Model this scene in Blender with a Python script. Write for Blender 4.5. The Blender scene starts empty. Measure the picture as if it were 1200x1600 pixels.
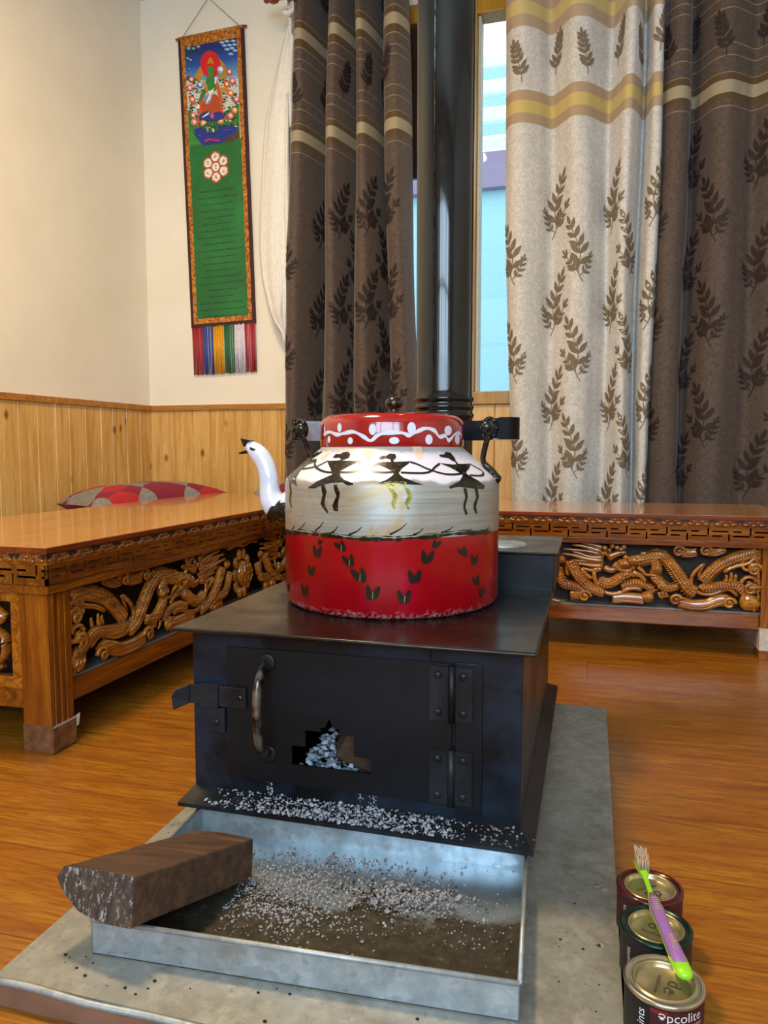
import bpy, bmesh, math, random
from mathutils import Vector, Matrix
from mathutils.geometry import tessellate_polygon
random.seed(7)
PI = math.pi
scene = bpy.context.scene
COL = scene.collection

# ------------------------------------------------------------------ camera, world, lights, exposure
cam_d = bpy.data.cameras.new('camera'); cam = bpy.data.objects.new('camera', cam_d); COL.objects.link(cam)
cam.location = (0, 0, 0.65)
cam.rotation_euler = (math.radians(90 - 4.682), 0, math.radians(15.602))
cam_d.sensor_fit = 'VERTICAL'; cam_d.sensor_height = 36.0; cam_d.lens = 26.1
cam_d.clip_start = 0.02; cam_d.clip_end = 100
scene.camera = cam

world = bpy.data.worlds.new('sky'); scene.world = world; world.use_nodes = True
wn = world.node_tree.nodes; wn['Background'].inputs[0].default_value = (0.80, 0.91, 1.0, 1)
wn['Background'].inputs[1].default_value = 1.6

def area(name, loc, rot, size, size_y, power, col, shape='RECTANGLE'):
    d = bpy.data.lights.new(name, 'AREA'); d.shape = shape; d.size = size
    if shape in ('RECTANGLE', 'ELLIPSE'): d.size_y = size_y
    d.energy = power; d.color = col
    o = bpy.data.objects.new(name, d); COL.objects.link(o); o.location = loc; o.rotation_euler = rot
    return o
# daylight through the large window behind the camera, and the warm ceiling lamp
area('daylight', (0.15, -1.84, 1.72), (math.radians(90), 0, 0), 2.1, 1.5, 90, (0.58, 0.80, 1.0))
area('lamp_light', (-1.05, 1.35, 2.93), (0, 0, 0), 0.42, 0.42, 54, (1.0, 0.71, 0.38), 'DISK')

vs = scene.view_settings
vs.view_transform = 'Standard'; vs.look = 'None'; vs.gamma = 1.0; vs.use_curve_mapping = False
vs.exposure = 0.45

# ------------------------------------------------------------------ materials
def srgb(h):
    h = h.lstrip('#'); c = [int(h[i:i+2], 16) / 255 for i in (0, 2, 4)]
    return tuple((x / 12.92 if x <= .04045 else ((x + .055) / 1.055) ** 2.4) for x in c) + (1,)
class N:
    """small helper around one material's node tree"""
    def __init__(s, name):
        s.m = bpy.data.materials.new(name); s.m.use_nodes = True
        s.t = s.m.node_tree; s.b = s.t.nodes['Principled BSDF']
        s.co = s.t.nodes.new('ShaderNodeTexCoord').outputs['Object']
    def new(s, k, **kw):
        n = s.t.nodes.new(k)
        for a, v in kw.items():
            if a in n.inputs.keys(): 
                if hasattr(v, 'is_output'): s.t.links.new(v, n.inputs[a])
                else: n.inputs[a].default_value = v
            else: setattr(n, a, v)
        return n
    def link(s, a, b): s.t.links.new(a, b)
    def map(s, scale=(1, 1, 1), rot=(0, 0, 0), loc=(0, 0, 0), vec=None):
        n = s.t.nodes.new('ShaderNodeMapping'); s.link(vec or s.co, n.inputs[0])
        n.inputs['Scale'].default_value = scale; n.inputs['Rotation'].default_value = rot; n.inputs['Location'].default_value = loc
        return n.outputs[0]
    def noise(s, scale, detail=4, rough=.55, vec=None, dist=0):
        n = s.t.nodes.new('ShaderNodeTexNoise'); s.link(vec or s.co, n.inputs['Vector'])
        n.inputs['Scale'].default_value = scale; n.inputs['Detail'].default_value = detail
        n.inputs['Roughness'].default_value = rough; n.inputs['Distortion'].default_value = dist
        return n.outputs['Fac']
    def ramp(s, fac, stops, interp='LINEAR'):
        n = s.t.nodes.new('ShaderNodeValToRGB'); s.link(fac, n.inputs[0]); cr = n.color_ramp; cr.interpolation = interp
        while len(cr.elements) < len(stops): cr.elements.new(0.5)
        for e, (p, c) in zip(cr.elements, stops):
            e.position = p; e.color = (c if not isinstance(c, (int, float)) else (c, c, c, 1))
        return n.outputs[0]
    def mix(s, fac, a, b, mode='MIX'):
        n = s.t.nodes.new('ShaderNodeMix'); n.data_type = 'RGBA'; n.blend_type = mode
        for v, i in ((fac, 0), (a, 6), (b, 7)):
            if hasattr(v, 'is_output'): s.link(v, n.inputs[i])
            else: n.inputs[i].default_value = v
        return n.outputs[2]
    def math(s, op, a, b=0.0):
        n = s.t.nodes.new('ShaderNodeMath'); n.operation = op
        for v, i in ((a, 0), (b, 1)):
            if hasattr(v, 'is_output'): s.link(v, n.inputs[i])
            else: n.inputs[i].default_value = v
        return n.outputs[0]
    def sep(s, vec=None):
        n = s.t.nodes.new('ShaderNodeSeparateXYZ'); s.link(vec or s.co, n.inputs[0]); return n.outputs
    def set(s, base=None, rough=None, metal=None, coat=None, spec=None, bump=None, bstr=.3, bdist=.002):
        for v, k in ((base, 'Base Color'), (rough, 'Roughness'), (metal, 'Metallic'), (coat, 'Coat Weight'), (spec, 'Specular IOR Level')):
            if v is None: continue
            if hasattr(v, 'is_output'): s.link(v, s.b.inputs[k])
            else: s.b.inputs[k].default_value = v
        if bump is not None:
            n = s.t.nodes.new('ShaderNodeBump'); n.inputs['Strength'].default_value = bstr; n.inputs['Distance'].default_value = bdist
            s.link(bump, n.inputs['Height']); s.link(n.outputs[0], s.b.inputs['Normal'])
        return s.m
def plain(name, hexc, rough=.5, metal=0, coat=0, var=.12, scale=30, bump=0):
    n = N(name); c = srgb(hexc); f = n.noise(scale, 4)
    d = tuple(x * (1 - var * 1.6) for x in c[:3]) + (1,); l = tuple(min(1, x * (1 + var)) for x in c[:3]) + (1,)
    col = n.ramp(f, [(.3, d), (.7, l)])
    return n.set(col, rough, metal, coat, None, n.noise(scale * 4, 3) if bump else None, bump)
def woodm(name, dark, mid, light, axis=0, rough=.3, coat=0, scale=1.0, knots=False, bstr=.12, lo=.3, hi=.72):
    n = N(name); sc = [14 * scale] * 3; sc[axis] = 1.1 * scale
    v = n.map(tuple(sc)); f = n.noise(1.6, 8, .62, v, 1.2)
    v2 = n.map(tuple(x * 6 for x in sc)); g = n.noise(2.2, 5, .6, v2)
    col = n.ramp(f, [(lo, srgb(dark)), (.5, srgb(mid)), (hi, srgb(light))])
    col = n.mix(n.ramp(g, [(.35, .45), (.6, 0)]), col, srgb(dark), 'MIX')
    if knots:
        sk = [9, 9, 9]; sk[axis] = 5
        vv = n.t.nodes.new('ShaderNodeTexVoronoi'); n.link(n.map(tuple(sk)), vv.inputs['Vector']); vv.inputs['Scale'].default_value = 1.0
        k = n.ramp(vv.outputs['Distance'], [(.05, 1.0), (.15, 0.0)])
        col = n.mix(k, col, srgb('#7a4618'))
    return n.set(col, rough, 0, coat, None, g, bstr, .001)

M = {}
n = N('cream_wall_paint'); c = n.ramp(n.noise(2.5, 5), [(.3, srgb('#e6dfcd')), (.7, srgb('#efe9da'))])
M['wall'] = n.set(c, .7, bump=n.noise(60, 6), bstr=.12)
M['ceiling'] = plain('ceiling_paint', '#d9cdb8', .8, var=.04)
M['pine'] = woodm('pine_boards', '#b9853c', '#d9ab62', '#e8c582', 2, .38, .1, 1, True)
M['rail'] = woodm('stained_rail', '#8a5418', '#b4792c', '#c98d3d', 0, .35, .1)
M['mustard'] = woodm('mustard_varnished_frame', '#8a6210', '#a97c1c', '#c0922c', 2, .35)
M['darkframe'] = woodm('dark_frame_wood', '#2c1a0a', '#3e260e', '#4f3112', 2, .4)
# laminate floor
n = N('laminate_floor')
br = n.t.nodes.new('ShaderNodeTexBrick'); n.link(n.map((1, 1, 1)), br.inputs['Vector'])
br.inputs['Scale'].default_value = 1.0; br.inputs['Brick Width'].default_value = 1.25; br.inputs['Row Height'].default_value = .195
br.inputs['Mortar Size'].default_value = .0012; br.inputs['Mortar Smooth'].default_value = .1; br.inputs['Bias'].default_value = 0
br.inputs['Color1'].default_value = (0, 0, 0, 1); br.inputs['Color2'].default_value = (1, 1, 1, 1); br.inputs['Mortar'].default_value = (.5, .5, .5, 1)
vv = n.new('ShaderNodeVectorMath', operation='ADD'); n.link(n.co, vv.inputs[0])
cx = n.new('ShaderNodeCombineXYZ'); n.link(n.math('MULTIPLY', br.outputs['Color'], 7.3), cx.inputs[1]); n.link(cx.outputs[0], vv.inputs[1])
f1 = n.noise(1.0, 9, .66, n.map((2.2, 20, 20), vec=vv.outputs[0]), 1.6)
f2 = n.noise(1.0, 6, .6, n.map((16, 190, 190), vec=vv.outputs[0]))
f3 = n.noise(1.0, 4, .5, n.map((1.2, 5, 5), vec=vv.outputs[0]), 2.5)
col = n.ramp(f1, [(.28, srgb('#66390b')), (.5, srgb('#966018')), (.75, srgb('#ad7b26'))])
col = n.mix(n.ramp(f2, [(.36, .75), (.56, 0)]), col, srgb('#6e3a10'))
col = n.mix(n.ramp(f3, [(.4, .35), (.6, 0)]), col, srgb('#8e4c16'))
col = n.mix(n.math('MULTIPLY', br.outputs['Fac'], .6), col, srgb('#4a260a'))
M['floor'] = n.set(col, n.ramp(f2, [(.3, .34), (.7, .22)]), 0, None, .5, f2, .06, .0006)

M['twood'] = woodm('varnished_carved_wood', '#451b05', '#7f410a', '#a8661a', 0, .18, .5, 1.2)
M['twoodz'] = woodm('varnished_leg_wood', '#552306', '#8a490d', '#ad6819', 2, .18, .5, 1.2)
M['carve'] = woodm('varnished_dragon_carving', '#5c2805', '#a35f12', '#cf8c2a', 0, .13, .8, 2.5)
M['ttop'] = woodm('polished_table_top', '#a3703c', '#b98450', '#c79561', 0, .13, .4, .8)
M['tedge'] = woodm('table_top_edge', '#5c1f0a', '#7a2f0e', '#96450f', 0, .25, .4)
M['groove'] = plain('dark_recess_tone', '#1c0c04', .6)
M['ledge'] = plain('grey_inner_ledge', '#7b7873', .4)
M['tape'] = plain('clear_packing_tape', '#6b4a34', .15, coat=.8, var=.4, scale=40)

# stove paint
def stove_paint(name, a, b, rough, extra=None, bstr=.25):
    n = N(name); f = n.noise(6, 6, .65, None, .6); g = n.noise(90, 4)
    col = n.ramp(f, [(.42, srgb(a)), (.6, srgb(b))]); 
    r = n.ramp(f, [(.35, rough + .12), (.65, rough)])
    return n.set(col, r, .1, 0, .32, g, bstr, .0006)
M['stove'] = stove_paint('blue_black_stove_paint', '#040609', '#1b2634', .3)
M['stovedoor'] = stove_paint('door_black_paint', '#050608', '#10151c', .4)
M['stovetop'] = stove_paint('soot_brown_cooktop', '#0e0a09', '#231d1a', .2, bstr=.5)
M['latch'] = stove_paint('latch_black_metal', '#0c0d10', '#22262b', .36)
n = N('black_pipe_enamel'); f = n.noise(7, 5, .6, n.map((1, 1, .45)))
M['pipe'] = n.set(n.ramp(f, [(.45, srgb('#06080a')), (.6, srgb('#121a1e'))]), n.ramp(f, [(.40, .22), (.48, .07)]), 0, .15, .45)
n = N('worn_iron'); f = n.noise(40, 5); M['iron'] = n.set(n.ramp(f, [(.4, srgb('#2a2521')), (.62, srgb('#8d8a80'))]), .28, .85, bump=f, bstr=.2)
M['inside'] = plain('sooty_firebox_lining', '#0b0a0b', .9)
# galvanised steel
def galv(name, a, b, dirt_sheen, damt, rough=.32, metal=.85):
    n = N(name); vo = n.t.nodes.new('ShaderNodeTexVoronoi'); n.link(n.map((1, 1, 1)), vo.inputs['Vector']); vo.inputs['Scale'].default_value = 90
    s = n.mix(n.ramp(n.noise(28, 5, .7), [(.35, 0), (.65, 1)]), n.ramp(vo.outputs['Color'], [(.0, srgb(a)), (1, srgb(b))]), srgb(a))
    f = n.noise(9, 7, .7); g = n.noise(70, 5, .7)
    col = n.mix(n.ramp(f, [(.5 - damt, 0.0), (.5 - damt + .28, 1.0)]), s, srgb(dirt_sheen))
    col = n.mix(n.ramp(g, [(.56, 0), (.72, .4)]), col, srgb('#3a362e'))
    return n.set(col, n.ramp(f, [(.35, rough), (.7, rough + .25)]), metal, 0, None, g, .12, .0005)
M['galv'] = galv('galvanised_sheet', '#9aa6af', '#c6ced2', '#8f8b80', .0, .38, .7)
M['sheet'] = galv('floor_sheet_metal', '#8d8d86', '#aaa99f', '#5f5a50', .02, .4, .45)
n = N('ashy_bed_painted_sheen'); xyz = n.sep()
dirt_sheen = n.math('ADD', n.math('MULTIPLY', n.math('SUBTRACT', n.noise(9, 7, .7), .5), .22), xyz[1])
df = n.ramp(dirt_sheen, [(.15, 1.0), (.215, 0.0)])
col = n.mix(df, srgb('#a9b8c0'), n.ramp(n.noise(60, 6, .75), [(.35, srgb('#1f1b13')), (.6, srgb('#3c372a')), (.75, srgb('#6a6455'))]))  # pale bluish back paints in a reflection; dark front is ash dirt
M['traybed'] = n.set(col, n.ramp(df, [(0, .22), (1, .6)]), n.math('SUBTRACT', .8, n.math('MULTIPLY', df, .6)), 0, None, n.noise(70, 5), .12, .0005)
M['ash'] = plain('grey_wood_ash', '#918e93', .95, var=.3, scale=200)
M['char'] = plain('black_charcoal_bits', '#17130f', .9, var=.3, scale=200)
n = N('charred_billet'); f = n.noise(1, 7, .65, n.map((10, 60, 60))); g = n.noise(1, 5, .8, n.map((60, 220, 120)))
col = n.ramp(f, [(.3, srgb('#241811')), (.55, srgb('#4b3220')), (.75, srgb('#6a4528'))])
col = n.mix(n.ramp(g, [(.66, 0), (.72, .8)]), col, srgb('#a39c94'))
M['billet'] = n.set(col, .7, bump=f, bstr=.6, bdist=.003)
n = N('charred_billet_end'); f = n.noise(1, 6, .7, n.map((110, 110, 22))); g = n.noise(1, 5, .85, n.map((170, 170, 70)))
col = n.ramp(f, [(.3, srgb('#1d1511')), (.6, srgb('#4a3a30')), (.8, srgb('#6e5b4f'))])
col = n.mix(n.ramp(g, [(.55, 0), (.63, .9)]), col, srgb('#b3aba4'))
M['billetend'] = n.set(col, .75, bump=f, bstr=.7, bdist=.003)
# kettle
n = N('red_enamel'); f = n.noise(1, 5, .6, n.map((14, 14, 5)))
col = n.ramp(f, [(.35, srgb('#8a020d')), (.6, srgb('#9a0410')), (.78, srgb('#a60e30'))])
z = n.sep()[2]
chip = n.math('MULTIPLY', n.ramp(n.math('ADD', z, n.math('MULTIPLY', n.noise(60, 4), .03)), [(.016, 1.0), (.03, 0.0)]), n.ramp(n.noise(160, 3), [(.45, 0), (.6, .7)]))
col = n.mix(chip, col, srgb('#c9b3b0'))
M['red'] = n.set(col, .2, 0, .25, .4, n.noise(1, 3, .5, n.map((30, 30, 6))), .12, .001)
M['lidred'] = plain('lid_red_enamel', '#950810', .12, coat=.6, var=.1)
n = N('brushed_aluminium_and_white_paint'); xyz = n.sep()
br_ = n.noise(1, 5, .6, n.map((5, 5, 220)))
al = n.ramp(br_, [(.3, srgb('#8f8f88')), (.7, srgb('#aeada6'))])
blot = n.noise(7.5, 6, .68, None, .8)
al = n.mix(n.ramp(blot, [(.5, 0), (.64, .75)]), al, srgb('#a07c38'))
al = n.mix(n.ramp(n.noise(8, 4), [(.55, 0), (.68, .4)]), al, srgb('#8d8e90'))
edge = n.math('ADD', xyz[2], n.math('MULTIPLY', n.math('SUBTRACT', n.noise(18, 4), .5), .03))
wf = n.ramp(edge, [(.2265, 0.0), (.2295, 1.0)])
wf2 = n.math('MULTIPLY', wf, n.ramp(n.math('ADD', xyz[2], n.math('MULTIPLY', n.noise(150, 4), .012)), [(.2815, 1.0), (.2855, .35)]))
col = n.mix(wf2, al, srgb('#cfccd8'))
met = n.math('SUBTRACT', .5, n.math('MULTIPLY', wf2, .5))
M['alu'] = n.set(col, n.ramp(wf2, [(0, .42), (1, .42)]), met, n.math('MULTIPLY', wf2, .15), None, br_, .05, .0005)
M['white'] = plain('white_enamel', '#d6d8e6', .18, coat=.4, var=.03)
M['blk'] = plain('black_enamel_paint', '#090706', .3, coat=.15, var=.3, scale=120)
n = N('black_paint_with_gold'); g = n.noise(120, 4, .7); col = n.ramp(g, [(.58, srgb('#0a0805')), (.72, srgb('#84743a'))]); M['blkgold'] = n.set(col, .25, .2, .3)
M['blkmatte'] = N('matte_black_strap_paint').set(srgb('#060505'), .55, 0, 0, .15)
M['gold'] = plain('gold_paint', '#a2953e', .35, .4, var=.4, scale=150)
M['hgrey'] = plain('grey_handle_paint', '#a4adba', .3, .2, var=.12, scale=60)
M['peach'] = plain('old_tape_residue', '#d8bfa6', .5, var=.1)

# textiles
def cloth(name, a, b, bands, rough=.75):
    """weave with woven stripe bands placed by height: bands = [(z0, z1, hex)]"""
    n = N(name); z = n.sep()[2]; w = n.noise(1, 3, .5, n.map((260, 260, 420)))
    jac = n.noise(1, 3, .5, n.map((55, 55, 55)), 1.5)
    col = n.mix(n.ramp(jac, [(.42, 0), (.58, 1)]), srgb(a), srgb(b))
    for z0, z1, hx in bands:
        f = n.math('MULTIPLY', n.math('GREATER_THAN', z, z0), n.math('LESS_THAN', z, z1)); col = n.mix(f, col, srgb(hx))
    n.b.inputs['Sheen Weight'].default_value = .15
    return n.set(col, rough, bump=n.math('ADD', w, jac), bstr=.25, bdist=.001)
O_, W_, T_ = '#4c3616', '#94896f', '#857350'
M['dcloth'] = cloth('taupe_curtain_cloth', '#43362e', '#514239', [
    (2.495, 2.53, O_), (2.53, 2.578, W_), (2.578, 2.606, O_), (2.440, 2.4435, T_), (2.40, 2.4035, T_), (2.49, 2.495, T_), (2.606, 2.61, T_),
    (2.055, 2.082, O_), (2.082, 2.131, W_), (2.131, 2.158, O_), (2.028, 2.0315, T_), (2.222, 2.2255, T_), (2.268, 2.2715, T_), (2.158, 2.161, T_)])
M['lcloth'] = cloth('ivory_curtain_cloth', '#b8b6b1', '#cbc9c6', [
    (2.45, 2.50, '#a8937a'), (2.50, 2.555, '#c0ad72'), (2.555, 2.60, '#a8937a'), (2.055, 2.098, '#a38d72'), (2.098, 2.15, '#bda968'), (2.15, 2.192, '#a38d72')])
M['dleaf'] = plain('brown_woven_leaves', '#271813', .8, var=.25, scale=160)
M['lleaf'] = plain('grey_brown_woven_leaves', '#776852', .8, var=.25, scale=160)
n = N('white_scarf_silk'); w = n.noise(1, 3, .5, n.map((150, 150, 60)))
M['scarf'] = n.set(n.ramp(w, [(.3, srgb('#d6d2c8')), (.7, srgb('#e6e3da'))]), .5, bump=w, bstr=.3, bdist=.002)
n = N('patchwork_cushion_cloth'); 
ck = n.t.nodes.new('ShaderNodeTexChecker'); n.link(n.map((1, 1, 0.02), (0, 0, .78)), ck.inputs['Vector']); ck.inputs['Scale'].default_value = 6.2
ck2 = n.t.nodes.new('ShaderNodeTexChecker'); n.link(n.map((.5, 1, 0.02), (0, 0, .78)), ck2.inputs['Vector']); ck2.inputs['Scale'].default_value = 6.2
gr = n.mix(n.ramp(n.noise(1, 3, .5, n.map((240, 60, 60))), [(.3, 0), (.7, 1)]), srgb('#66625e'), srgb('#8e8a84'))
rd = n.mix(ck2.outputs['Fac'], srgb('#a51d20'), srgb('#7a1730'))
M['patch'] = n.set(n.mix(ck.outputs['Fac'], gr, rd), .85, bump=n.noise(220, 3), bstr=.3, bdist=.001)
M['mattress'] = plain('wine_mattress_cloth', '#5a1e22', .9)
# thangka
n = N('gold_brocade'); f = n.noise(90, 4, .7); col = n.ramp(f, [(.38, srgb('#6b2a0c')), (.5, srgb('#b0691a')), (.66, srgb('#d99a2e'))]); M['brocade'] = n.set(col, .5)
M['maroon'] = plain('maroon_binding', '#3a0e16', .7)
n = N('green_satin'); f = n.noise(5, 4); M['green'] = n.set(n.ramp(f, [(.3, srgb('#105a26')), (.7, srgb('#1a7534'))]), .5)
M['dgreen'] = plain('dark_green_print', '#08351a', .7)
FLAT = {}
def flat(hx):
    if hx not in FLAT: FLAT[hx] = plain('painted_colour_' + hx[1:], hx, .6, var=.1, scale=80)
    return FLAT[hx]

# ------------------------------------------------------------------ mesh builder
class MB:
    def __init__(s): s.v = []; s.f = []; s.mi = []; s.sm = []; s.mats = []
    def mat(s, m):
        if m not in s.mats: s.mats.append(m)
        return s.mats.index(m)
    def add(s, vs, fs, m, smooth=False):
        o = len(s.v); k = s.mat(m); s.v += [tuple(v) for v in vs]
        for f in fs: s.f.append([o + i for i in f]); s.mi.append(k); s.sm.append(smooth)
    def box(s, a, b, m, rot=None, at=None):
        (x0, y0, z0), (x1, y1, z1) = a, b
        vs = [Vector(p) for p in ((x0, y0, z0), (x1, y0, z0), (x1, y1, z0), (x0, y1, z0), (x0, y0, z1), (x1, y0, z1), (x1, y1, z1), (x0, y1, z1))]
        if rot is not None: vs = [rot @ v for v in vs]
        if at is not None: vs = [v + Vector(at) for v in vs]
        s.add(vs, [(0, 3, 2, 1), (4, 5, 6, 7), (0, 1, 5, 4), (1, 2, 6, 5), (2, 3, 7, 6), (3, 0, 4, 7)], m)
    def prism(s, pts, d, m, smooth=False):
        """pts: 3D outline, extruded by vector d"""
        n = len(pts); d = Vector(d); P = [Vector(p) for p in pts]
        s.add(P + [p + d for p in P], [tuple(reversed(range(n))), tuple(range(n, 2 * n))] + [(i, (i + 1) % n, n + (i + 1) % n, n + i) for i in range(n)], m, smooth)
    def lathe(s, prof, m, at=(0, 0, 0), n=48, M3=None, mats=None):
        vs = []; 
        for r, z in prof:
            for i in range(n):
                a = 2 * PI * i / n; v = Vector((r * math.cos(a), r * math.sin(a), z))
                if M3 is not None: v = M3 @ v
                vs.append(v + Vector(at))
        for j in range(len(prof) - 1):
            fs = [(j * n + i, j * n + (i + 1) % n, (j + 1) * n + (i + 1) % n, (j + 1) * n + i) for i in range(n)]
            if j == 0: s.add(vs, fs, mats[j] if mats else m, True); base = len(s.v) - len(vs)
            else:
                k = s.mat(mats[j] if mats else m)
                for f in fs: s.f.append([base + q for q in f]); s.mi.append(k); s.sm.append(True)
    def tube(s, pts, rad, m, n=8, flat=1.0, up=(0, 0, 1), caps=True, closed=False):
        """swept tube; flat scales the second axis"""
        P = [Vector(p) for p in pts]; k = len(P)
        if not hasattr(rad, '__len__'): rad = [rad] * k
        vs = []; U = Vector(up)
        for i, p in enumerate(P):
            t = (P[min(i + 1, k - 1)] - P[max(i - 1, 0)])
            if closed: t = P[(i + 1) % k] - P[i - 1]
            t = t.normalized() if t.length > 1e-9 else Vector((0, 0, 1))
            a = U.cross(t)
            if a.length < 1e-4: a = Vector((1, 0, 0)).cross(t)
            a.normalize(); b = t.cross(a)
            for j in range(n):
                an = 2 * PI * j / n; vs.append(p + a * (rad[i] * math.cos(an)) + b * (rad[i] * flat * math.sin(an)))
        fs = []
        for i in range(k if closed else k - 1):
            q = (i + 1) % k
            fs += [(i * n + j, i * n + (j + 1) % n, q * n + (j + 1) % n, q * n + j) for j in range(n)]
        if caps and not closed: fs += [tuple(reversed(range(n))), tuple((k - 1) * n + j for j in range(n))]
        s.add(vs, fs, m, True)
    def ball(s, c, r, m, sc=(1, 1, 1), n=8, k=6):
        prof = [(max(1e-5, r * math.sin(PI * i / k)), -r * math.cos(PI * i / k)) for i in range(k + 1)]
        s.lathe(prof, m, c, n, Matrix.Diagonal(sc).to_3x3() if False else Matrix(((sc[0], 0, 0), (0, sc[1], 0), (0, 0, sc[2]))))
    def build(s, name, parent=None, loc=None, bevel=0, bseg=2, world=True):
        me = bpy.data.meshes.new(name)
        off = Vector((0, 0, 0))
        if world:
            if parent is not None:
                p = parent
                while p.parent: p = p.parent
                off = p.location.copy()
            elif loc is not None: off = Vector(loc)
        me.from_pydata([tuple(Vector(v) - off) for v in s.v], [], s.f)
        for m in s.mats: me.materials.append(m)
        me.polygons.foreach_set('material_index', s.mi); me.polygons.foreach_set('use_smooth', s.sm); me.update()
        o = bpy.data.objects.new(name, me); COL.objects.link(o)
        if parent is not None: o.parent = parent
        elif world: o.location = off
        if bevel:
            b = o.modifiers.new('bevel', 'BEVEL'); b.width = bevel; b.segments = bseg; b.limit_method = 'ANGLE'; b.angle_limit = math.radians(40)
            b.harden_normals = False
        return o
def thing(name, label, cat, loc=(0, 0, 0), rz=0, group=None):
    o = bpy.data.objects.new(name, None); COL.objects.link(o); o.location = loc; o.rotation_euler = (0, 0, rz)
    o.empty_display_size = .05; o['label'] = label; o['category'] = cat
    if group: o['group'] = group
    return o
def tag(o, label, cat, group=None, kind=None):
    o['label'] = label; o['category'] = cat
    if group: o['group'] = group
    if kind: o['kind'] = kind
    return o
def struct(o): o['kind'] = 'structure'; return o
def crom(P, k=8):
    """Catmull-Rom through points (tuples of any length)"""
    out = []; n = len(P)
    for i in range(n - 1):
        a, b, c, d = P[max(i - 1, 0)], P[i], P[i + 1], P[min(i + 2, n - 1)]
        for j in range(k):
            t = j / k
            out.append(tuple(.5 * ((2 * q) + (r - p) * t + (2 * p - 5 * q + 4 * r - s_) * t * t + (3 * q - p - 3 * r + s_) * t ** 3) for p, q, r, s_ in zip(a, b, c, d)))
    out.append(tuple(P[-1])); return out
def cut2d(poly, cuts_x=(), cuts_y=()):
    """tessellate a 2D outline and slice it so it can be bent over a curved surface"""
    bm = bmesh.new(); vs = [bm.verts.new((p[0], p[1], 0)) for p in poly]
    for t in tessellate_polygon([[Vector((p[0], p[1], 0)) for p in poly]]):
        try: bm.faces.new([vs[i] for i in t])
        except Exception: pass
    for ax, cuts in ((0, cuts_x), (1, cuts_y)):
        for c in cuts:
            no = (1, 0, 0) if ax == 0 else (0, 1, 0); co = (c, 0, 0) if ax == 0 else (0, c, 0)
            bmesh.ops.bisect_plane(bm, geom=bm.verts[:] + bm.edges[:] + bm.faces[:], plane_co=co, plane_no=no)
    bm.normal_update(); bm.verts.index_update()
    V = [(v.co.x, v.co.y) for v in bm.verts]
    F = [[v.index for v in (f.verts if f.normal.z > 0 else reversed(f.verts))] for f in bm.faces]; bm.free()
    return V, F
def text2d(body, size, spacing=1.0, shear=0.0, sx=1.0):
    """outline lettering as 2D verts and faces, centred"""
    cu = bpy.data.curves.new('lettering', 'FONT'); cu.body = body; cu.size = size; cu.align_x = 'CENTER'; cu.align_y = 'CENTER'
    cu.space_character = spacing; cu.shear = shear; cu.resolution_u = 3
    o = bpy.data.objects.new('lettering', cu); COL.objects.link(o)
    dg = bpy.context.evaluated_depsgraph_get(); me = bpy.data.meshes.new_from_object(o.evaluated_get(dg))
    V = [(v.co.x * sx, v.co.y) for v in me.vertices]; F = [list(p.vertices) for p in me.polygons]
    bpy.data.objects.remove(o); bpy.data.curves.remove(cu); bpy.data.meshes.remove(me)
    return V, F
def ribbon2d(pts, w):
    """2D stroke of width w (scalar or list) as an outline-free quad strip"""
    n = len(pts); V = []; F = []
    for i, p in enumerate(pts):
        a = pts[max(i - 1, 0)]; b = pts[min(i + 1, n - 1)]; dx, dy = b[0] - a[0], b[1] - a[1]; L = math.hypot(dx, dy) or 1
        ww = (w[i] if hasattr(w, '__len__') else w) / 2
        V += [(p[0] - dy / L * ww, p[1] + dx / L * ww), (p[0] + dy / L * ww, p[1] - dx / L * ww)]
    for i in range(n - 1): F.append([2 * i, 2 * i + 1, 2 * i + 3, 2 * i + 2])
    return V, F

# ------------------------------------------------------------------ the room
YB = 3.6
def lx(y): return -2.333 - (YB - y) * 0.066          # left wall runs very slightly out of square
b = MB(); b.box((-3.2, -2.2, -.05), (3.2, 3.75, 0), M['floor']); struct(b.build('floor'))
b = MB(); b.box((-3.2, -2.2, 3.0), (3.2, 3.75, 3.08), M['ceiling']); struct(b.build('ceiling'))
WX0, WX1, WZ0, WZ1 = -1.0, 0.95, 0.885, 2.70
b = MB()
b.box((-2.6, YB, 0), (WX0, YB + .12, 3.0), M['wall']); b.box((WX1, YB, 0), (3.0, YB + .12, 3.0), M['wall'])
b.box((WX0, YB, 0), (WX1, YB + .12, WZ0), M['wall']); b.box((WX0, YB, WZ1), (WX1, YB + .12, 3.0), M['wall'])
struct(b.build('wall_back'))
b = MB(); b.prism([(lx(YB + .05), YB + .05, 0), (lx(-1.8), -1.8, 0), (lx(-1.8) - .1, -1.8, 0), (lx(YB + .05) - .1, YB + .05, 0)], (0, 0, 3.0), M['wall']); struct(b.build('wall_left'))
b = MB(); b.box((2.6, -1.8, 0), (2.7, YB + .05, 3.0), M['wall']); struct(b.build('wall_right'))
b = MB()
b.box((-2.9, -1.8, 0), (2.7, -1.7, .9), M['wall']); b.box((-2.9, -1.8, 2.52), (2.7, -1.7, 3), M['wall'])
b.box((-2.9, -1.8, .9), (-1.55, -1.7, 2.52), M['wall']); b.box((1.65, -1.8, .9), (2.7, -1.7, 2.52), M['wall']); struct(b.build('wall_front'))
b = MB()   # frame and mullions of the window behind the camera
for x in (-1.55, -.5, .55, 1.6): b.box((x, -1.79, .9), (x + .05, -1.72, 2.52), M['mustard'])
for z in (.9, 2.47): b.box((-1.55, -1.79, z), (1.65, -1.72, z + .05), M['mustard'])
b.box((-1.55, -1.78, 1.9), (1.65, -1.73, 1.94), M['mustard'])
struct(b.build('window_2'))
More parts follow.
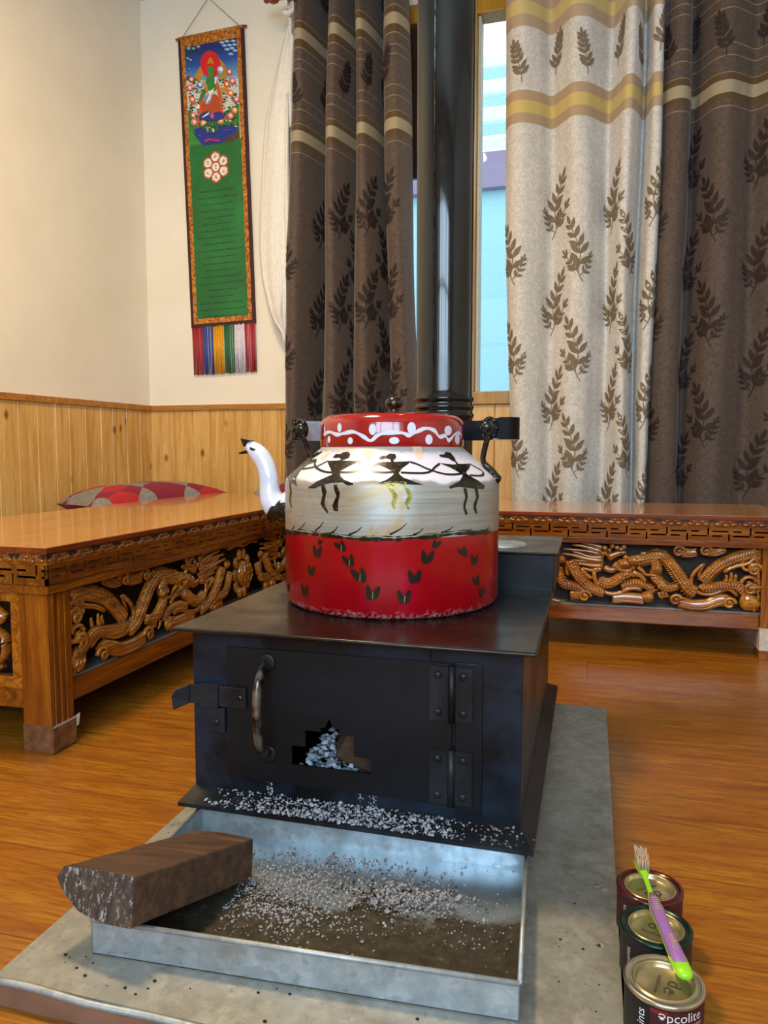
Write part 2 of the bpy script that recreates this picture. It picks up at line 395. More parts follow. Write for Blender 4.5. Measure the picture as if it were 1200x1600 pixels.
# pine wainscot, boards with V grooves
def boards(name, p0, p1, z1, off, w=.108):
    p0, p1 = Vector(p0), Vector(p1); d = (p1 - p0); L = d.length; d.normalize(); nrm = Vector((d.y, -d.x, 0)) * off
    bb = MB(); s_ = 0; rr = random.Random(3)
    while s_ < L:
        ww = min(w * rr.choice((1, 1, 1, .8)), L - s_); g = .004
        pr = [(s_, 0), (s_, .006), (s_ + g, .012), (s_ + ww - g, .012), (s_ + ww, .006), (s_ + ww, 0)]
        pts = [(p0 + d * a + nrm * q).to_tuple() for a, q in pr]
        if off < 0: pts = pts[::-1]
        bb.prism(pts, (0, 0, z1), M['pine']); s_ += ww
    o = bb.build(name); return struct(o)
boards('trim_1', (WX1 + 1.6, YB, 0), (lx(YB), YB, 0), .872, -1)
boards('trim_2', (lx(YB), YB, 0), (lx(-1.7), -1.7, 0), .872, -1)
b = MB(); b.box((lx(YB), YB - .024, .868), (WX0 + .02, YB, .896), M['rail']); b.box((WX1, YB - .024, .868), (2.6, YB, .896), M['rail']); struct(b.build('trim_3'))
b = MB(); yy = -1.7
b.prism([(lx(YB), YB, .868), (lx(YB) + .024, YB, .868), (lx(yy) + .024, yy, .868), (lx(yy), yy, .868)], (0, 0, .028), M['rail']); struct(b.build('trim_4'))
# back window: mustard frame, one mullion beside the pipe, panes
w1 = MB()
fy0, fy1 = YB - .03, YB + .07
w1.box((WX0 - .02, fy0, WZ0 - .012), (WX1 + .02, fy1, WZ0 + .05), M['mustard'])
w1.box((WX0 - .02, fy0, 2.655), (WX1 + .02, fy1, 2.74), M['mustard'])
for x in (WX0 - .02, -.592, WX1 - .03): w1.box((x, fy0, WZ0 + .05), (x + .042, fy1, 2.655), M['mustard'])
w1.box((.2, fy0, WZ0 + .05), (.245, fy1, 2.655), M['mustard'])
for x0, x1 in ((-.55, -.535),): w1.box((x0, fy0 + .02, WZ0 + .05), (x1, fy1, 2.655), flat('#b9b6a8'))
w1o = struct(w1.build('window_1', bevel=.004))
b = MB(); b.box((WX0 + .02, YB + .01, 1.965), (-.60, YB + .04, 2.655), M['darkframe'])
for x in (-.93, -.80, -.67): b.box((x, YB - .005, 2.02), (x + .05, YB + .012, 2.61), M['darkframe'])
struct(b.build('window_shutter', w1o, bevel=.003))
gm = bpy.data.materials.new('window_glass'); gm.use_nodes = True; t = gm.node_tree; t.nodes.clear()
o_ = t.nodes.new('ShaderNodeOutputMaterial'); mx = t.nodes.new('ShaderNodeMixShader'); tr = t.nodes.new('ShaderNodeBsdfTransparent'); gl = t.nodes.new('ShaderNodeBsdfGlossy')
gl.inputs['Roughness'].default_value = .02; mx.inputs[0].default_value = .02
t.links.new(tr.outputs[0], mx.inputs[1]); t.links.new(gl.outputs[0], mx.inputs[2]); t.links.new(mx.outputs[0], o_.inputs[0])
b = MB(); b.box((WX0 + .02, YB + .045, WZ0 + .05), (WX1 - .03, YB + .049, 2.655), gm); struct(b.build('window_pane', w1o))

# outside: pale blue neighbouring house with mauve fascia and slatted metal roof
h = thing('neighbouring_house', 'pale blue house wall with mauve fascia and ribbed white metal roof outside window', 'house', (-.9, 7, 0))
b = MB(); b.box((-5, 7, 0), (4, 7.2, 3.02), flat('#a2dcee')); b.build('wall', h)
b = MB(); b.box((-5, 6.9, 3.02), (4, 7.05, 3.33), flat('#8f86a6')); b.build('fascia', h)
b = MB()
for k in range(7):
    z = 3.36 + k * .165; b.prism([(-5, 6.95 + k * .09, z), (-5, 6.95 + k * .09, z + .10), (-5, 7.04 + k * .09, z + .165), (-5, 7.06 + k * .09, z + .1)], (9, 0, 0), flat('#9ccad8' if k % 2 else '#d8eef2'))
b.build('ribbed_roof', h)
b = MB(); b.box((-9, 3.9, -.06), (9, 12, -.02), flat('#8b8b86')); struct(b.build('ground'))

# ceiling lamp (above the frame)
cl = thing('ceiling_lamp', 'round frosted ceiling lamp above the stove', 'lamp', (-.75, 1.35, 2.95))
b = MB(); b.lathe([(.0001, 3.0), (.24, 3.0), (.25, 2.97), (.235, 2.955)], M['white'], (-.75, 1.35, 0)); b.build('lamp_base', cl)

# ------------------------------------------------------------------ curtains
def sprig(kind=0):
    """leafy sprig as 2D leaf outlines (metres, base at origin)"""
    out = []
    def leaf(x, y, a, L, w):
        ca, sa = math.cos(a), math.sin(a); P = []
        for t, q in ((0, 0), (.25, .8), (.5, 1), (.75, .62), (1, 0), (.75, -.62), (.5, -1), (.25, -.8)):
            u, v = t * L, q * w / 2; P.append((x + u * ca - v * sa, y + u * sa + v * ca))
        out.append(P)
    def plume(stem, n, L, start=.35):
        c = crom(stem, 8); m_ = len(c); V, F = ribbon2d(c, .0035); out.append(('r', V, F))
        for k in range(n):
            t = start + (1 - start) * k / (n - .5); i = min(int(t * (m_ - 1)), m_ - 2); p, q = c[i], c[i + 1]
            a = math.atan2(q[1] - p[1], q[0] - p[0]); s_ = 1 - .35 * k / n
            for sg in (1, -1): leaf(p[0], p[1], a + sg * (.78 - .22 * k / n), L * s_ * (1 if sg > 0 else .9), L * .36 * s_)
        p, q = c[-2], c[-1]; leaf(q[0], q[1], math.atan2(q[1] - p[1], q[0] - p[0]), L * .7, L * .26)
    if kind == 1:
        plume([(0, 0), (.004, .05), (.02, .11), (.03, .16)], 6, .056, .28)
    else:
        plume([(0, 0), (.022, .05), (.012, .12), (.03, .18), (.058, .245)], 5, .070, .36)
        plume([(.02, .04), (.04, .07), (.085, .125)], 4, .048, .25)
        plume([(.012, .03), (-.015, .06), (-.035, .115)], 4, .034, .3)
    return out
SPR = [sprig(0), sprig(1)]
def curtain(name, label, knots, z0, z1, y0, cm, lm, spr, hooks=None):
    """knots: (x at the rod, x at the hem, y offset); a draped cloth with folds"""
    root = thing(name, label, 'curtain', ((knots[0][0] + knots[-1][0]) / 2, y0, 0), 0, 'leaf-patterned window curtains')
    K = crom(knots, 10); n = len(K); rows = 46
    cum = [0]
    for i in range(1, n): cum.append(cum[-1] + math.hypot((K[i][0] + K[i][1] - K[i-1][0] - K[i-1][1]) / 2, K[i][2] - K[i-1][2]))
    def P(s_, z, off=0):
        s_ = max(0, min(s_, cum[-1] - 1e-6)); i = 0
        lo, hi = 0, n - 1
        while hi - lo > 1:
            m_ = (lo + hi) // 2
            if cum[m_] <= s_: lo = m_
            else: hi = m_
        t = (s_ - cum[lo]) / max(1e-9, cum[hi] - cum[lo])
        k = [K[lo][j] + (K[hi][j] - K[lo][j]) * t for j in range(3)]; f = (z1 - z) / (z1 - .45)
        x = k[0] + (k[1] - k[0]) * f + .006 * math.sin(z * 3.1 + s_ * 9)
        y = y0 + k[2] * 1.35 * (1 - .15 * f) + .008 * math.sin(z * 2.3 + s_ * 14) * f + .003 * math.sin(z * 11 + s_ * 23)
        dx = K[hi][0] - K[lo][0] + (K[hi][1] - K[hi][0] - K[lo][1] + K[lo][0]) * f; dy = K[hi][2] - K[lo][2]; L = math.hypot(dx, dy) or 1
        return Vector((x + off * dy / L, y - off * dx / L, z))
    b = MB(); V = []; F = []
    for r in range(rows + 1):
        z = z0 + (z1 - z0) * r / rows
        for i in range(n): V.append(P(cum[i], z))
    for r in range(rows):
        for i in range(n - 1): F.append((r * n + i, r * n + i + 1, (r + 1) * n + i + 1, (r + 1) * n + i))
    b.add(V, F, cm, True)
    for s0, zb, kind, sg, sc in spr(cum[-1]):
        if s0 < .03 or s0 > cum[-1] - .03: continue
        for L in SPR[kind]:
            if L[0] == 'r': V2, F2 = L[1], L[2]
            else: V2, F2 = [(0, 0)] and L, [[0, 1, 7], [1, 2, 6, 7], [2, 3, 5, 6], [3, 4, 5]]
            b.add([P(s0 + sg * u * sc, zb + v * sc, .0022) for u, v in V2], F2 if sg < 0 else F2, lm, True)
    o = b.build('drape', root)
    return root
def spr_grid(s_off, dz, col=.168, step=.42, top=1.93, rowtop=2.22):
    def f(L):
        out = []; k = 0; s_ = s_off
        while s_ < L:
            z = top - .30 - (0 if k % 2 else step / 2) + dz
            while z > .3:
                out.append((s_, z, 0, 1 if k % 2 else -1, 1.0)); z -= step
            out.append((s_ + .02, rowtop + (.05 if k % 2 else 0), 1, 1 if k % 2 else -1, .95))
            out.append((s_ + .02, 2.66 + (.05 if k % 2 else 0), 1, 1 if k % 2 else -1, .95))
            s_ += col; k += 1
        return out
    return f
A_ = -.05; B_ = .10
curtain('dark_curtain', 'taupe leaf-patterned curtain left of the black stove pipe', [
    (-1.385, -1.47, .0), (-1.355, -1.43, A_), (-1.315, -1.385, A_), (-1.285, -1.35, .02), (-1.25, -1.315, .13), (-1.215, -1.28, .02), (-1.185, -1.235, A_), (-1.15, -1.19, A_),
    (-1.125, -1.16, .02), (-1.10, -1.13, B_), (-1.08, -1.10, .0), (-1.06, -1.06, A_), (-1.03, -1.01, A_), (-1.0, -.975, .02), (-.98, -.945, B_ + .02), (-.955, -.915, .0), (-.93, -.88, A_), (-.885, -.82, A_ - .01), (-.855, -.785, -.01), (-.85, -.775, .03)],
    .12, 2.80, 3.40, M['dcloth'], M['dleaf'], spr_grid(.06, .0))
curtain('light_curtain', 'ivory curtain with grey-brown leaf sprigs and gold bands, right of the window gap', [
    (-.415, -.355, .01), (-.385, -.33, -.03), (-.33, -.29, -.04), (-.27, -.23, -.01), (-.215, -.18, .035), (-.165, -.14, .0), (-.11, -.10, -.045), (-.05, -.04, -.035), (0, .0, .01), (.045, .04, .05), (.08, .07, .0), (.10, .095, -.05), (.13, .12, -.055), (.155, .145, -.01), (.175, .165, .05), (.195, .18, .01), (.21, .195, -.04), (.245, .222, -.04), (.258, .235, .01)],
    .12, 2.80, 3.40, M['lcloth'], M['lleaf'], spr_grid(.07, -.05))
curtain('dark_curtain', 'taupe leaf-patterned curtain at the right edge, beside the ivory one', [
    (.235, .20, .03), (.28, .25, -.03), (.32, .30, -.045), (.352, .345, -.02), (.37, .365, .05), (.40, .40, .03), (.45, .44, -.03), (.51, .50, -.045), (.565, .56, -.01), (.61, .61, .015), (.67, .68, -.03), (.73, .75, -.03), (.78, .80, .04), (.84, .86, -.03), (.90, .93, -.03), (.95, .98, .03)],
    .12, 2.80, 3.41, M['dcloth'], M['dleaf'], spr_grid(.05, .08))
# rod with turned finial
r_ = thing('curtain_rod', 'dark red-brown wooden curtain rod with turned end knob, top of photo', 'curtain rod', (-1.5, 3.40, 2.775))
b = MB(); b.tube([(-1.46, 3.40, 2.775), (1.2, 3.40, 2.775)], .016, plain('rod_wood', '#4a1a10', .3, coat=.3), 12); b.build('rod', r_)
b = MB(); RM = Matrix.Rotation(-PI / 2, 3, 'Y')
b.lathe([(.0001, 0), (.014, .002), (.024, .012), (.028, .03), (.024, .045), (.016, .055), (.02, .062), (.02, .07), (.016, .075)][::-1], M['tedge'], (-1.46 - .075 + .075, 3.40, 2.775), 16, RM)
b.build('finial', r_)
for x in (-1.42, 1.1):
    b = MB(); b.box((x - .01, 3.40, 2.765), (x + .01, YB, 2.785), M['tedge']); b.build('rod_bracket', r_)
# scarf knotted on the rod end
sc_ = thing('white_scarf', 'long white ceremonial scarf knotted to the curtain rod end', 'scarf', (-1.47, 3.47, 1.3))
b = MB(); prof = [(-1.425, .022, 2.80), (-1.43, .026, 2.755), (-1.425, .016, 2.70), (-1.43, .03, 2.66), (-1.45, .045, 2.55), (-1.475, .062, 2.40), (-1.50, .075, 2.23), (-1.515, .08, 2.0), (-1.525, .085, 1.78), (-1.53, .082, 1.62), (-1.525, .072, 1.48), (-1.515, .052, 1.38), (-1.51, .035, 1.31), (-1.49, .012, 1.25), (-1.483, .004, 1.20)]
V = []; F = []; PR = crom(prof, 5); nn = 48
for j, (xc, hw, z) in enumerate(PR):
    for i in range(nn):
        a = 2 * PI * i / nn; fold = 1 + .22 * math.sin(5 * a + z * 2) + .10 * math.sin(9 * a - z * 5)
        rg = (1 + .25 * math.sin(7 * a + 31 * z) * max(0, (1.42 - z) / .2)) if z < 1.42 else 1
        V.append((xc + hw * math.cos(a) * (1 + .05 * math.sin(5 * a)) * rg, 3.475 + min(hw * .5, .022) * math.sin(a) * fold, z + (.012 * math.sin(6 * a) if z < 1.4 else 0)))
for j in range(len(PR) - 1): F += [(j * nn + i, j * nn + (i + 1) % nn, (j + 1) * nn + (i + 1) % nn, (j + 1) * nn + i) for i in range(nn)]
b.add(V, F, M['scarf'], True); b.build('scarf_tail', sc_)
b = MB(); b.tube(crom([(-1.405, 3.44, 2.76), (-1.39, 3.42, 2.725), (-1.41, 3.41, 2.70), (-1.44, 3.42, 2.71), (-1.45, 3.45, 2.74), (-1.425, 3.47, 2.76), (-1.405, 3.44, 2.76)], 5), .017, M['scarf'], 8, .8)
b.tube(crom([(-1.42, 3.43, 2.72), (-1.41, 3.425, 2.62), (-1.413, 3.43, 2.5), (-1.425, 3.44, 2.35), (-1.43, 3.45, 2.2)], 5), [.012] * 20 + [.008], M['scarf'], 8, .6)
b.build('knot', sc_)
b = MB(); b.tube(crom([(-1.44, 3.44, 2.35), (-1.445, 3.44, 1.9), (-1.45, 3.45, 1.6), (-1.45, 3.46, 1.45)], 8), [.016] * 12 + [.014] * 13, M['scarf'], 8, .6); b.build('scarf_fold', sc_)

# ------------------------------------------------------------------ thangka scroll
TH = thing('hanging_scroll', 'long green painted scroll with gold brocade border and coloured tassels, on white wall', 'wall hanging', (-1.92, YB - .012, 2.78))
TH.rotation_euler = (0, math.radians(-1.7), 0)
TW, THh = .372, 1.475
def TL(mb, pts, y, m, fs=None):   # flat shape in the scroll plane, u right, v up from the top edge
    V = [(u, y, v) for u, v in pts]; mb.add(V, fs or [list(range(len(V)))], m)
def tb(name, mb, parent=TH): 
    o = mb.build(name, parent, world=False); return o
b = MB(); b.box((-TW/2, -.004, -THh), (TW/2, .004, 0), M['maroon']); tb('backing', b)
b = MB(); BW = TW - .034
b.box((-BW/2, -.006, -THh + .018), (BW/2, -.004, 0), M['brocade']); tb('brocade_border', b)
PX0, PX1 = -.146, .146; PT, PB = -.056, -.545
b = MB(); b.box((PX0, -.0075, -THh + .045), (PX1, -.006, PB), M['green'])
yy = -.0078; rr = random.Random(11); z = PB - .245; k = 0
widths = [.2, .21, .19, .19, .17, .18, .20, .24, .19, .26, .18, .19, .17, .23, .24, .17, .13, .25, .26, .19]
for wd in widths:     # rows of small unreadable dark script
    x = -wd / 2
    while x < wd / 2:
        L = rr.uniform(.004, .011); hgt = rr.choice((.005, .006, .009))
        TL(b, [(x, z), (x + L, z + .001), (x + L * .8, z + hgt), (x + L * .3, z + hgt * .6)], yy, M['dgreen']); x += L * 1.15
    z -= .0335
tb('green_panel', b)
# lotus medallion
b = MB(); cx_, cz_ = 0, PB - .125
def disc(mb, x, z, rx, rz, y, m, n=20, a0=0): TL(mb, [(x + rx * math.cos(2*PI*i/n + a0), z + rz * math.sin(2*PI*i/n + a0)) for i in range(n)][::1], y, m)
for k in range(6):
    a = PI / 2 + k * PI / 3; ux, uz = math.cos(a), math.sin(a)
    disc(b, cx_ + .050 * ux, cz_ + .050 * uz, .030, .030, -.0080, flat('#b5541a'), 16)
disc(b, cx_, cz_, .055, .055, -.0081, flat('#b5541a'))
for k in range(6):
    a = PI / 2 + k * PI / 3; ux, uz = math.cos(a), math.sin(a); px, pz = -uz, ux
    P = [(cx_ + ux * q + px * w, cz_ + uz * q + pz * w) for q, w in ((.029, -.010), (.045, -.022), (.062, -.021), (.068, -.008), (.074, 0), (.068, .008), (.062, .021), (.045, .022), (.029, .010))]
    TL(b, P[::-1], -.0083, flat('#ece2d8'))
    for q in range(3):
        V, F = ribbon2d([(cx_ + ux * .052 + rr.uniform(-.009, .009), cz_ + uz * .052 + rr.uniform(-.01, .01)) for _ in range(3)], .003); b.add([(u, -.0085, v) for u, v in V], F, flat('#6e5a4a'))
disc(b, cx_, cz_, .021, .021, -.0083, flat('#ece2d8'))
V, F = ribbon2d([(cx_ - .008, cz_ + .008), (cx_ + .006, cz_ + .006), (cx_ - .002, cz_ - .002), (cx_ + .004, cz_ - .011)], .004); b.add([(u, -.0085, v) for u, v in V], F, flat('#6e5a4a'))
tb('lotus_medallion', b)
# painted panel: green seated figure, red halo, lotus flowers, night-to-day sky, lake
b = MB(); n = N('painted_sky'); zz = n.sep()[2]
mr = n.t.nodes.new('ShaderNodeMapRange'); n.link(zz, mr.inputs[0]); mr.inputs[1].default_value = -.30; mr.inputs[2].default_value = PT
m_sky = n.set(n.ramp(mr.outputs[0], [(0, srgb('#d5dde0')), (.3, srgb('#5f9ac8')), (.6, srgb('#1c4fa0')), (.9, srgb('#12216a'))]), .6)
b.box((PX0, -.0075, PB), (PX1, -.006, PT), m_sky)
def pc(cx, cy):
    u = (cx - (110 + 40 * cy / 1500)) / 845; v = (cy - 180 * (1 - u)) / 1370
    return (PX0 + u * (PX1 - PX0), PT + v * (PB - PT))
lay = [0]
def pp(pts, hx, sm=False):
    lay[0] += 1; P = [pc(*p) for p in pts]
    if sm: P = crom([P[-1]] + P + [P[0], P[1]], 5)[5:-5]
    ar = sum(P[i][0] * P[(i+1) % len(P)][1] - P[(i+1) % len(P)][0] * P[i][1] for i in range(len(P)))
    if ar < 0: P = P[::-1]
    TL(b, P, -.0077 - lay[0] * .000012, flat(hx))
def pd(cx, cy, r, hx, ry=None): 
    ry = ry or r; pp([(cx + r * math.cos(i * PI / 8), cy + ry * math.sin(i * PI / 8)) for i in range(16)], hx)
pp([(125, 640), (980, 560), (985, 1400), (150, 1560)], '#c9cfc4')
pp([(140, 1050), (400, 1150), (700, 1050), (975, 900), (985, 1400), (150, 1560)], '#2d7a30')
pp([(230, 1310), (420, 1250), (560, 1230), (720, 1210), (940, 1190), (960, 1300), (800, 1420), (640, 1480), (380, 1530), (250, 1400)], '#1c2f8c')
pp([(150, 1320), (240, 1350), (200, 1370), (270, 1420), (220, 1430), (340, 1490), (150, 1560)], '#2f8c34')
pp([(700, 1460), (800, 1370), (900, 1310), (960, 1240), (975, 1380), (820, 1440)], '#4a3a20')
for x, y, s_ in ((170, 190, 60), (250, 190, 45), (330, 160, 50), (150, 330, 45), (200, 350, 40), (170, 480, 30)): pd(x, y, s_, '#1d4a4a', s_ * .6); pd(x + 8, y - 8, s_ * .55, '#8fb5b8', s_ * .3)
for x, y in ((720, 80), (800, 60), (900, 50), (760, 120), (840, 110), (920, 100), (800, 170), (880, 150), (930, 180), (860, 230)): pd(x, y, 48, '#4f83b5', 20); pd(x + 6, y - 5, 32, '#b9d4e2', 11)
pp([(245, 640), (290, 540), (350, 440), (420, 420), (400, 560), (330, 640)], '#c8861c')
pp([(680, 300), (760, 380), (800, 500), (760, 620), (660, 560)], '#b08828')
pd(530, 390, 165, '#d81410', 190)
rr = random.Random(5)
fl = [(185, 740, '#d85a86'), (220, 900, '#e8601c'), (245, 1210, '#d87a86'), (215, 620, '#c43c34'), (880, 600, '#d8447c'), (850, 770, '#ea6a1c'), (835, 480, '#d84a2c'), (790, 650, '#d8502c'), (910, 1000, '#e0782c'), (840, 1080, '#e25a80'), (940, 850, '#c8506c'), (230, 1120, '#d2502c'), (400, 1215, '#e08a58'), (680, 1160, '#e08a4c'), (630, 1090, '#d8583c')]
for _ in range(230):
    x = rr.choice((rr.uniform(135, 400), rr.uniform(660, 955))); y = rr.uniform(590, 1230); pd(x, y, rr.uniform(12, 27), rr.choice(('#14401c', '#1f6a2c', '#14401c', '#2c5a34', '#d8dcd8', '#c8564a')), rr.uniform(8, 15))
for x, y, c_ in fl: pd(x, y, 52, c_, 45); pd(x + 4, y - 6, 26, '#f2dcb8', 24)
pp([(310, 1290), (290, 1200), (330, 1080), (340, 900), (400, 820), (440, 960), (460, 1040), (350, 1100)], '#e0481c', True)
pp([(620, 820), (700, 960), (760, 1120), (860, 1120), (740, 1150), (680, 1120), (650, 980)], '#e0421c', True)
pp([(340, 1160), (370, 1080), (560, 1020), (700, 1040), (740, 1120), (560, 1180)], '#27367a', True)
pp([(380, 1130), (500, 1050), (490, 1085), (390, 1140)], '#e6ecf0')
pp([(380, 1060), (400, 930), (470, 850), (600, 800), (680, 880), (700, 1000), (560, 1060), (470, 1040)], '#b4481c', True)
pp([(410, 860), (500, 800), (560, 830), (500, 940), (430, 930)], '#7f8aa8', True)
pp([(330, 900), (400, 760), (440, 720), (480, 740), (420, 830), (350, 930)], '#2f7a2e', True)
pp([(450, 620), (510, 560), (610, 570), (640, 640), (610, 740), (500, 770), (470, 690)], '#2f8234', True)
pp([(610, 600), (680, 700), (720, 880), (690, 960), (640, 800)], '#c85a24', True)
pp([(410, 590), (450, 680), (490, 760), (460, 780), (420, 680)], '#d8762c', True)
pd(540, 480, 55, '#2f8a3c', 65); pp([(510, 520), (570, 520), (580, 580), (505, 580)], '#2f8a3c')
pp([(480, 400), (500, 330), (535, 290), (575, 330), (600, 400), (560, 380), (520, 380)], '#c8821c')
pd(520, 470, 7, '#0c1c10', 4); pd(560, 468, 7, '#0c1c10', 4); pd(541, 505, 9, '#a03020', 4)
pp([(600, 560), (640, 560), (620, 650), (600, 660)], '#eef0ec')
pp([(480, 765), (540, 750), (590, 710), (570, 755), (600, 770), (545, 790), (520, 870), (450, 950), (460, 900), (510, 800)], '#e8ece6')
pd(695, 460, 55, '#8fa9bc', 55); pd(700, 450, 35, '#e4edf2', 30); pd(355, 690, 48, '#3f78a8', 44); pd(360, 680, 30, '#dce8ee', 26)
pd(750, 730, 70, '#c98a1c', 35); pd(320, 990, 24, '#f0f0ea', 34); pd(545, 1100, 30, '#c850a0', 40)
pd(520, 1270, 130, '#2c5a34', 70); 
for _ in range(24): pd(rr.uniform(420, 640), rr.uniform(1210, 1340), 15, rr.choice(('#7fa48a', '#16381c', '#c8d8c8')), 7)
for x in (440, 480, 520, 560, 600, 640): pd(x, 1450 - (x - 440) * .08 + rr.uniform(-14, 14), 22, rr.choice(('#b02850', '#c8303c')), 16)
for x, y in ((330, 1390), (760, 1290), (820, 1275)): pd(x, y, 26, '#7a3c9c', 7)
tb('painted_picture', b)
b = MB(); b.tube([(-TW/2, -.002, -.006), (TW/2, -.002, -.006)], .009, M['brocade'], 10); b.tube([(-TW/2 - .012, -.002, -.006), (TW/2 + .016, -.002, -.006)], .006, M['tedge'], 10); tb('top_dowel', b)
b = MB(); b.tube([(-TW/2 + .03, -.008, -.002), (-.002, -.004, .165), (TW/2 - .02, -.008, -.002)], .0014, M['char'], 5); b.tube([(-.002, -.004, .165), (-.012, 0, .23)], .0012, M['char'], 5); tb('hanging_cord', b)
tw_ = TW - .006; cols = ['#a02a34', '#3a4a94', '#e0a010', '#2f6a42', '#d8d4e0', '#a02c3c']
x = -tw_ / 2
for k, c_ in enumerate(cols):
    w_ = tw_ / 6; b = MB(); nst = 15; hi_ = {'#3a4a94': '#9aa4d0', '#2f6a42': '#8fb09a', '#a02a34': '#b85860', '#a02c3c': '#c87880'}.get(c_, c_)
    for i in range(nst):
        xs = x + w_ * (i + .5) / nst; dx = rr.uniform(-.003, .003)
        b.tube([(xs, rr.uniform(-.004, .002), -THh + .003), (xs + dx * .4, -.003, -THh - .12), (xs + dx, -.003, -THh - .247 + rr.uniform(-.004, .004))], .0024, flat(hi_ if rr.random() < .22 else c_), 5)
    o = tb('tassel', b); x += w_

# ------------------------------------------------------------------ carved low tables
DR=[["b",[[1049,955],[1005,926],[938,886],[880,814],[826,711],[786,575],[760,457]],17,15],["b",[[755,423],[775,361],[830,386],[893,421],[936,306],[959,229]],12,10],["t",[[766,735],[730,616],[713,482],[723,369],[757,284],[803,284],[849,348],[876,361],[909,269]],5,5],["t",[[846,616],[890,703],[944,758],[988,844],[1032,858]],5,6],["b",[[738,289],[705,349],[675,477],[646,620],[616,748],[582,835],[544,822],[511,751]],17,15],["b",[[541,812],[563,659],[556,516],[586,392],[619,326]],13,12],["b",[[576,395],[615,335],[657,375]],13,9],["c",[[565,626]],16,16],["b",[[566,801],[517,766],[476,733]],14,17],["c",[[463,731]],17,17],["c",[[426,683]],17,17],["c",[[407,709]],9,9],["c",[[462,645]],10,10],["c",[[435,641]],8,8],["c",[[481,790]],9,9],["c",[[429,784]],8,8],["t",[[349,760],[383,821],[408,846],[437,856]],13,5],["t",[[334,613],[368,575],[401,622],[435,555],[465,517],[490,542]],9,6],["t",[[376,677],[393,636],[427,583],[460,588]],12,7],["t",[[481,648],[502,593],[519,532],[540,527]],6,3],["t",[[491,849],[524,853],[549,898],[573,922]],6,3],["t",[[496,792],[525,796],[553,842],[574,858]],6,5],["t",[[332,772],[277,765],[221,816],[190,842]],8,3],["t",[[329,714],[264,734],[199,785],[142,807]],8,3],["t",[[333,685],[277,693],[221,700],[187,710]],8,3],["t",[[329,641],[282,635],[256,646],[217,656]],8,3],["t",[[315,813],[272,844],[233,861],[146,880]],8,3],["t",[[323,857],[280,896],[233,934],[189,944]],8,3],["t",[[331,902],[297,941],[263,959],[228,962]],8,3],["t",[[325,598],[295,564],[265,567],[235,600]],8,3],["t",[[349,832],[323,829],[289,810],[264,821]],8,3],["c",[[336,916]],8,8],["c",[[357,876]],8,8],["c",[[391,923]],8,8],["c",[[420,940]],8,8],["c",[[328,829]],8,8],["c",[[369,949]],8,8],["c",[[408,896]],8,8],["b",[[117,598],[131,453],[154,324],[193,301],[228,277],[242,235]],12,10],["b",[[178,694],[200,566],[223,437],[258,326],[298,245],[336,215]],15,11],["t",[[169,693],[166,546],[175,460]],7,3],["t",[[231,585],[253,500],[283,432]],8,4],["b",[[309,407],[352,355],[394,420],[419,495],[448,528]],14,10],["t",[[291,549],[296,419],[323,278],[362,219],[404,233],[442,297],[479,318],[504,293]],6,6],["b",[[412,321],[462,387],[504,379],[541,314],[550,258]],9,10],["c",[[530,197]],18,18],["c",[[143,719]],12,12],["t",[[577,279],[583,213],[595,182]],5,2],["t",[[592,290],[597,216],[608,209]],5,2],["t",[[606,300],[611,218],[621,236]],5,2],["k",[[186,153],[225,174],[255,179]],14,17],["s",[[251,164]],15,15],["k",[[375,141],[430,165],[480,160],[514,151]],16,16],["k",[[664,144],[717,104],[777,115],[814,171],[850,210],[869,165]],16,17],["s",[[650,175]],14,14],["s",[[873,165]],14,14],["k",[[671,886],[704,874],[732,894]],16,12],["s",[[657,901]],14,14],["k",[[778,907],[811,903],[851,956]],14,7],["s",[[769,922]],14,14],["k",[[986,652],[1025,721],[1051,757]],18,18],["s",[[976,667]],16,16],["k",[[979,426],[1015,400],[1046,437]],26,28],["s",[[957,390]],15,15],["c",[[968,183]],22,22],["k",[[996,139],[1049,197]],20,22],["t",[[856,472],[860,537],[857,585]],6,3],["t",[[875,474],[878,540],[878,620]],6,3],["t",[[893,477],[897,542],[898,591]],6,3],["t",[[745,520],[749,602],[771,736]],5,2],["t",[[460,559],[498,507],[520,425]],9,4]]
def fret(mb, x0, x1, zb, zt, fy, m, dark):
    """key-pattern band: raised strips left between incised lines; fy(x, z, d) gives the surface"""
    rows = 9; cell = (zt - zb) / rows; cols = int(round((x1 - x0) / cell)); U = 26
    mb.prism([fy(x0, zb, -.003), fy(x1, zb, -.003), fy(x1, zt, -.003), fy(x0, zt, -.003)], Vector(fy(x0, zb, -.006)) - Vector(fy(x0, zb, -.003)), dark)
    cw = (x1 - x0) / cols
    for r in range(rows):
        run = None
        for c in range(cols + 1):
            q = c % U; g = False
            if c < cols:
                if q == 0 and r >= 4: g = True
                if q == 13 and r <= 4: g = True
                if r == 6 and (3 <= q <= 12 or 16 <= q <= 20): g = True
                if r == 3 and (q <= 8 and q >= 3 or q >= 16): g = True
                if r == 4 and 9 <= q <= 13 and False: g = True
            if c == cols or g:
                if run is not None:
                    a, e = x0 + run * cw, x0 + c * cw; z0, z1 = zb + r * cell, zb + (r + 1) * cell
                    P = [fy(a, z0, -.003), fy(e, z0, -.003), fy(e, z1, -.003), fy(a, z1, -.003)]; Q = [fy(a, z0, 0), fy(e, z0, 0), fy(e, z1, 0), fy(a, z1, 0)]
                    mb.add(P + Q, [(4, 5, 6, 7), (0, 1, 5, 4), (1, 2, 6, 5), (2, 3, 7, 6), (3, 0, 4, 7)], m); run = None
            elif run is None: run = c
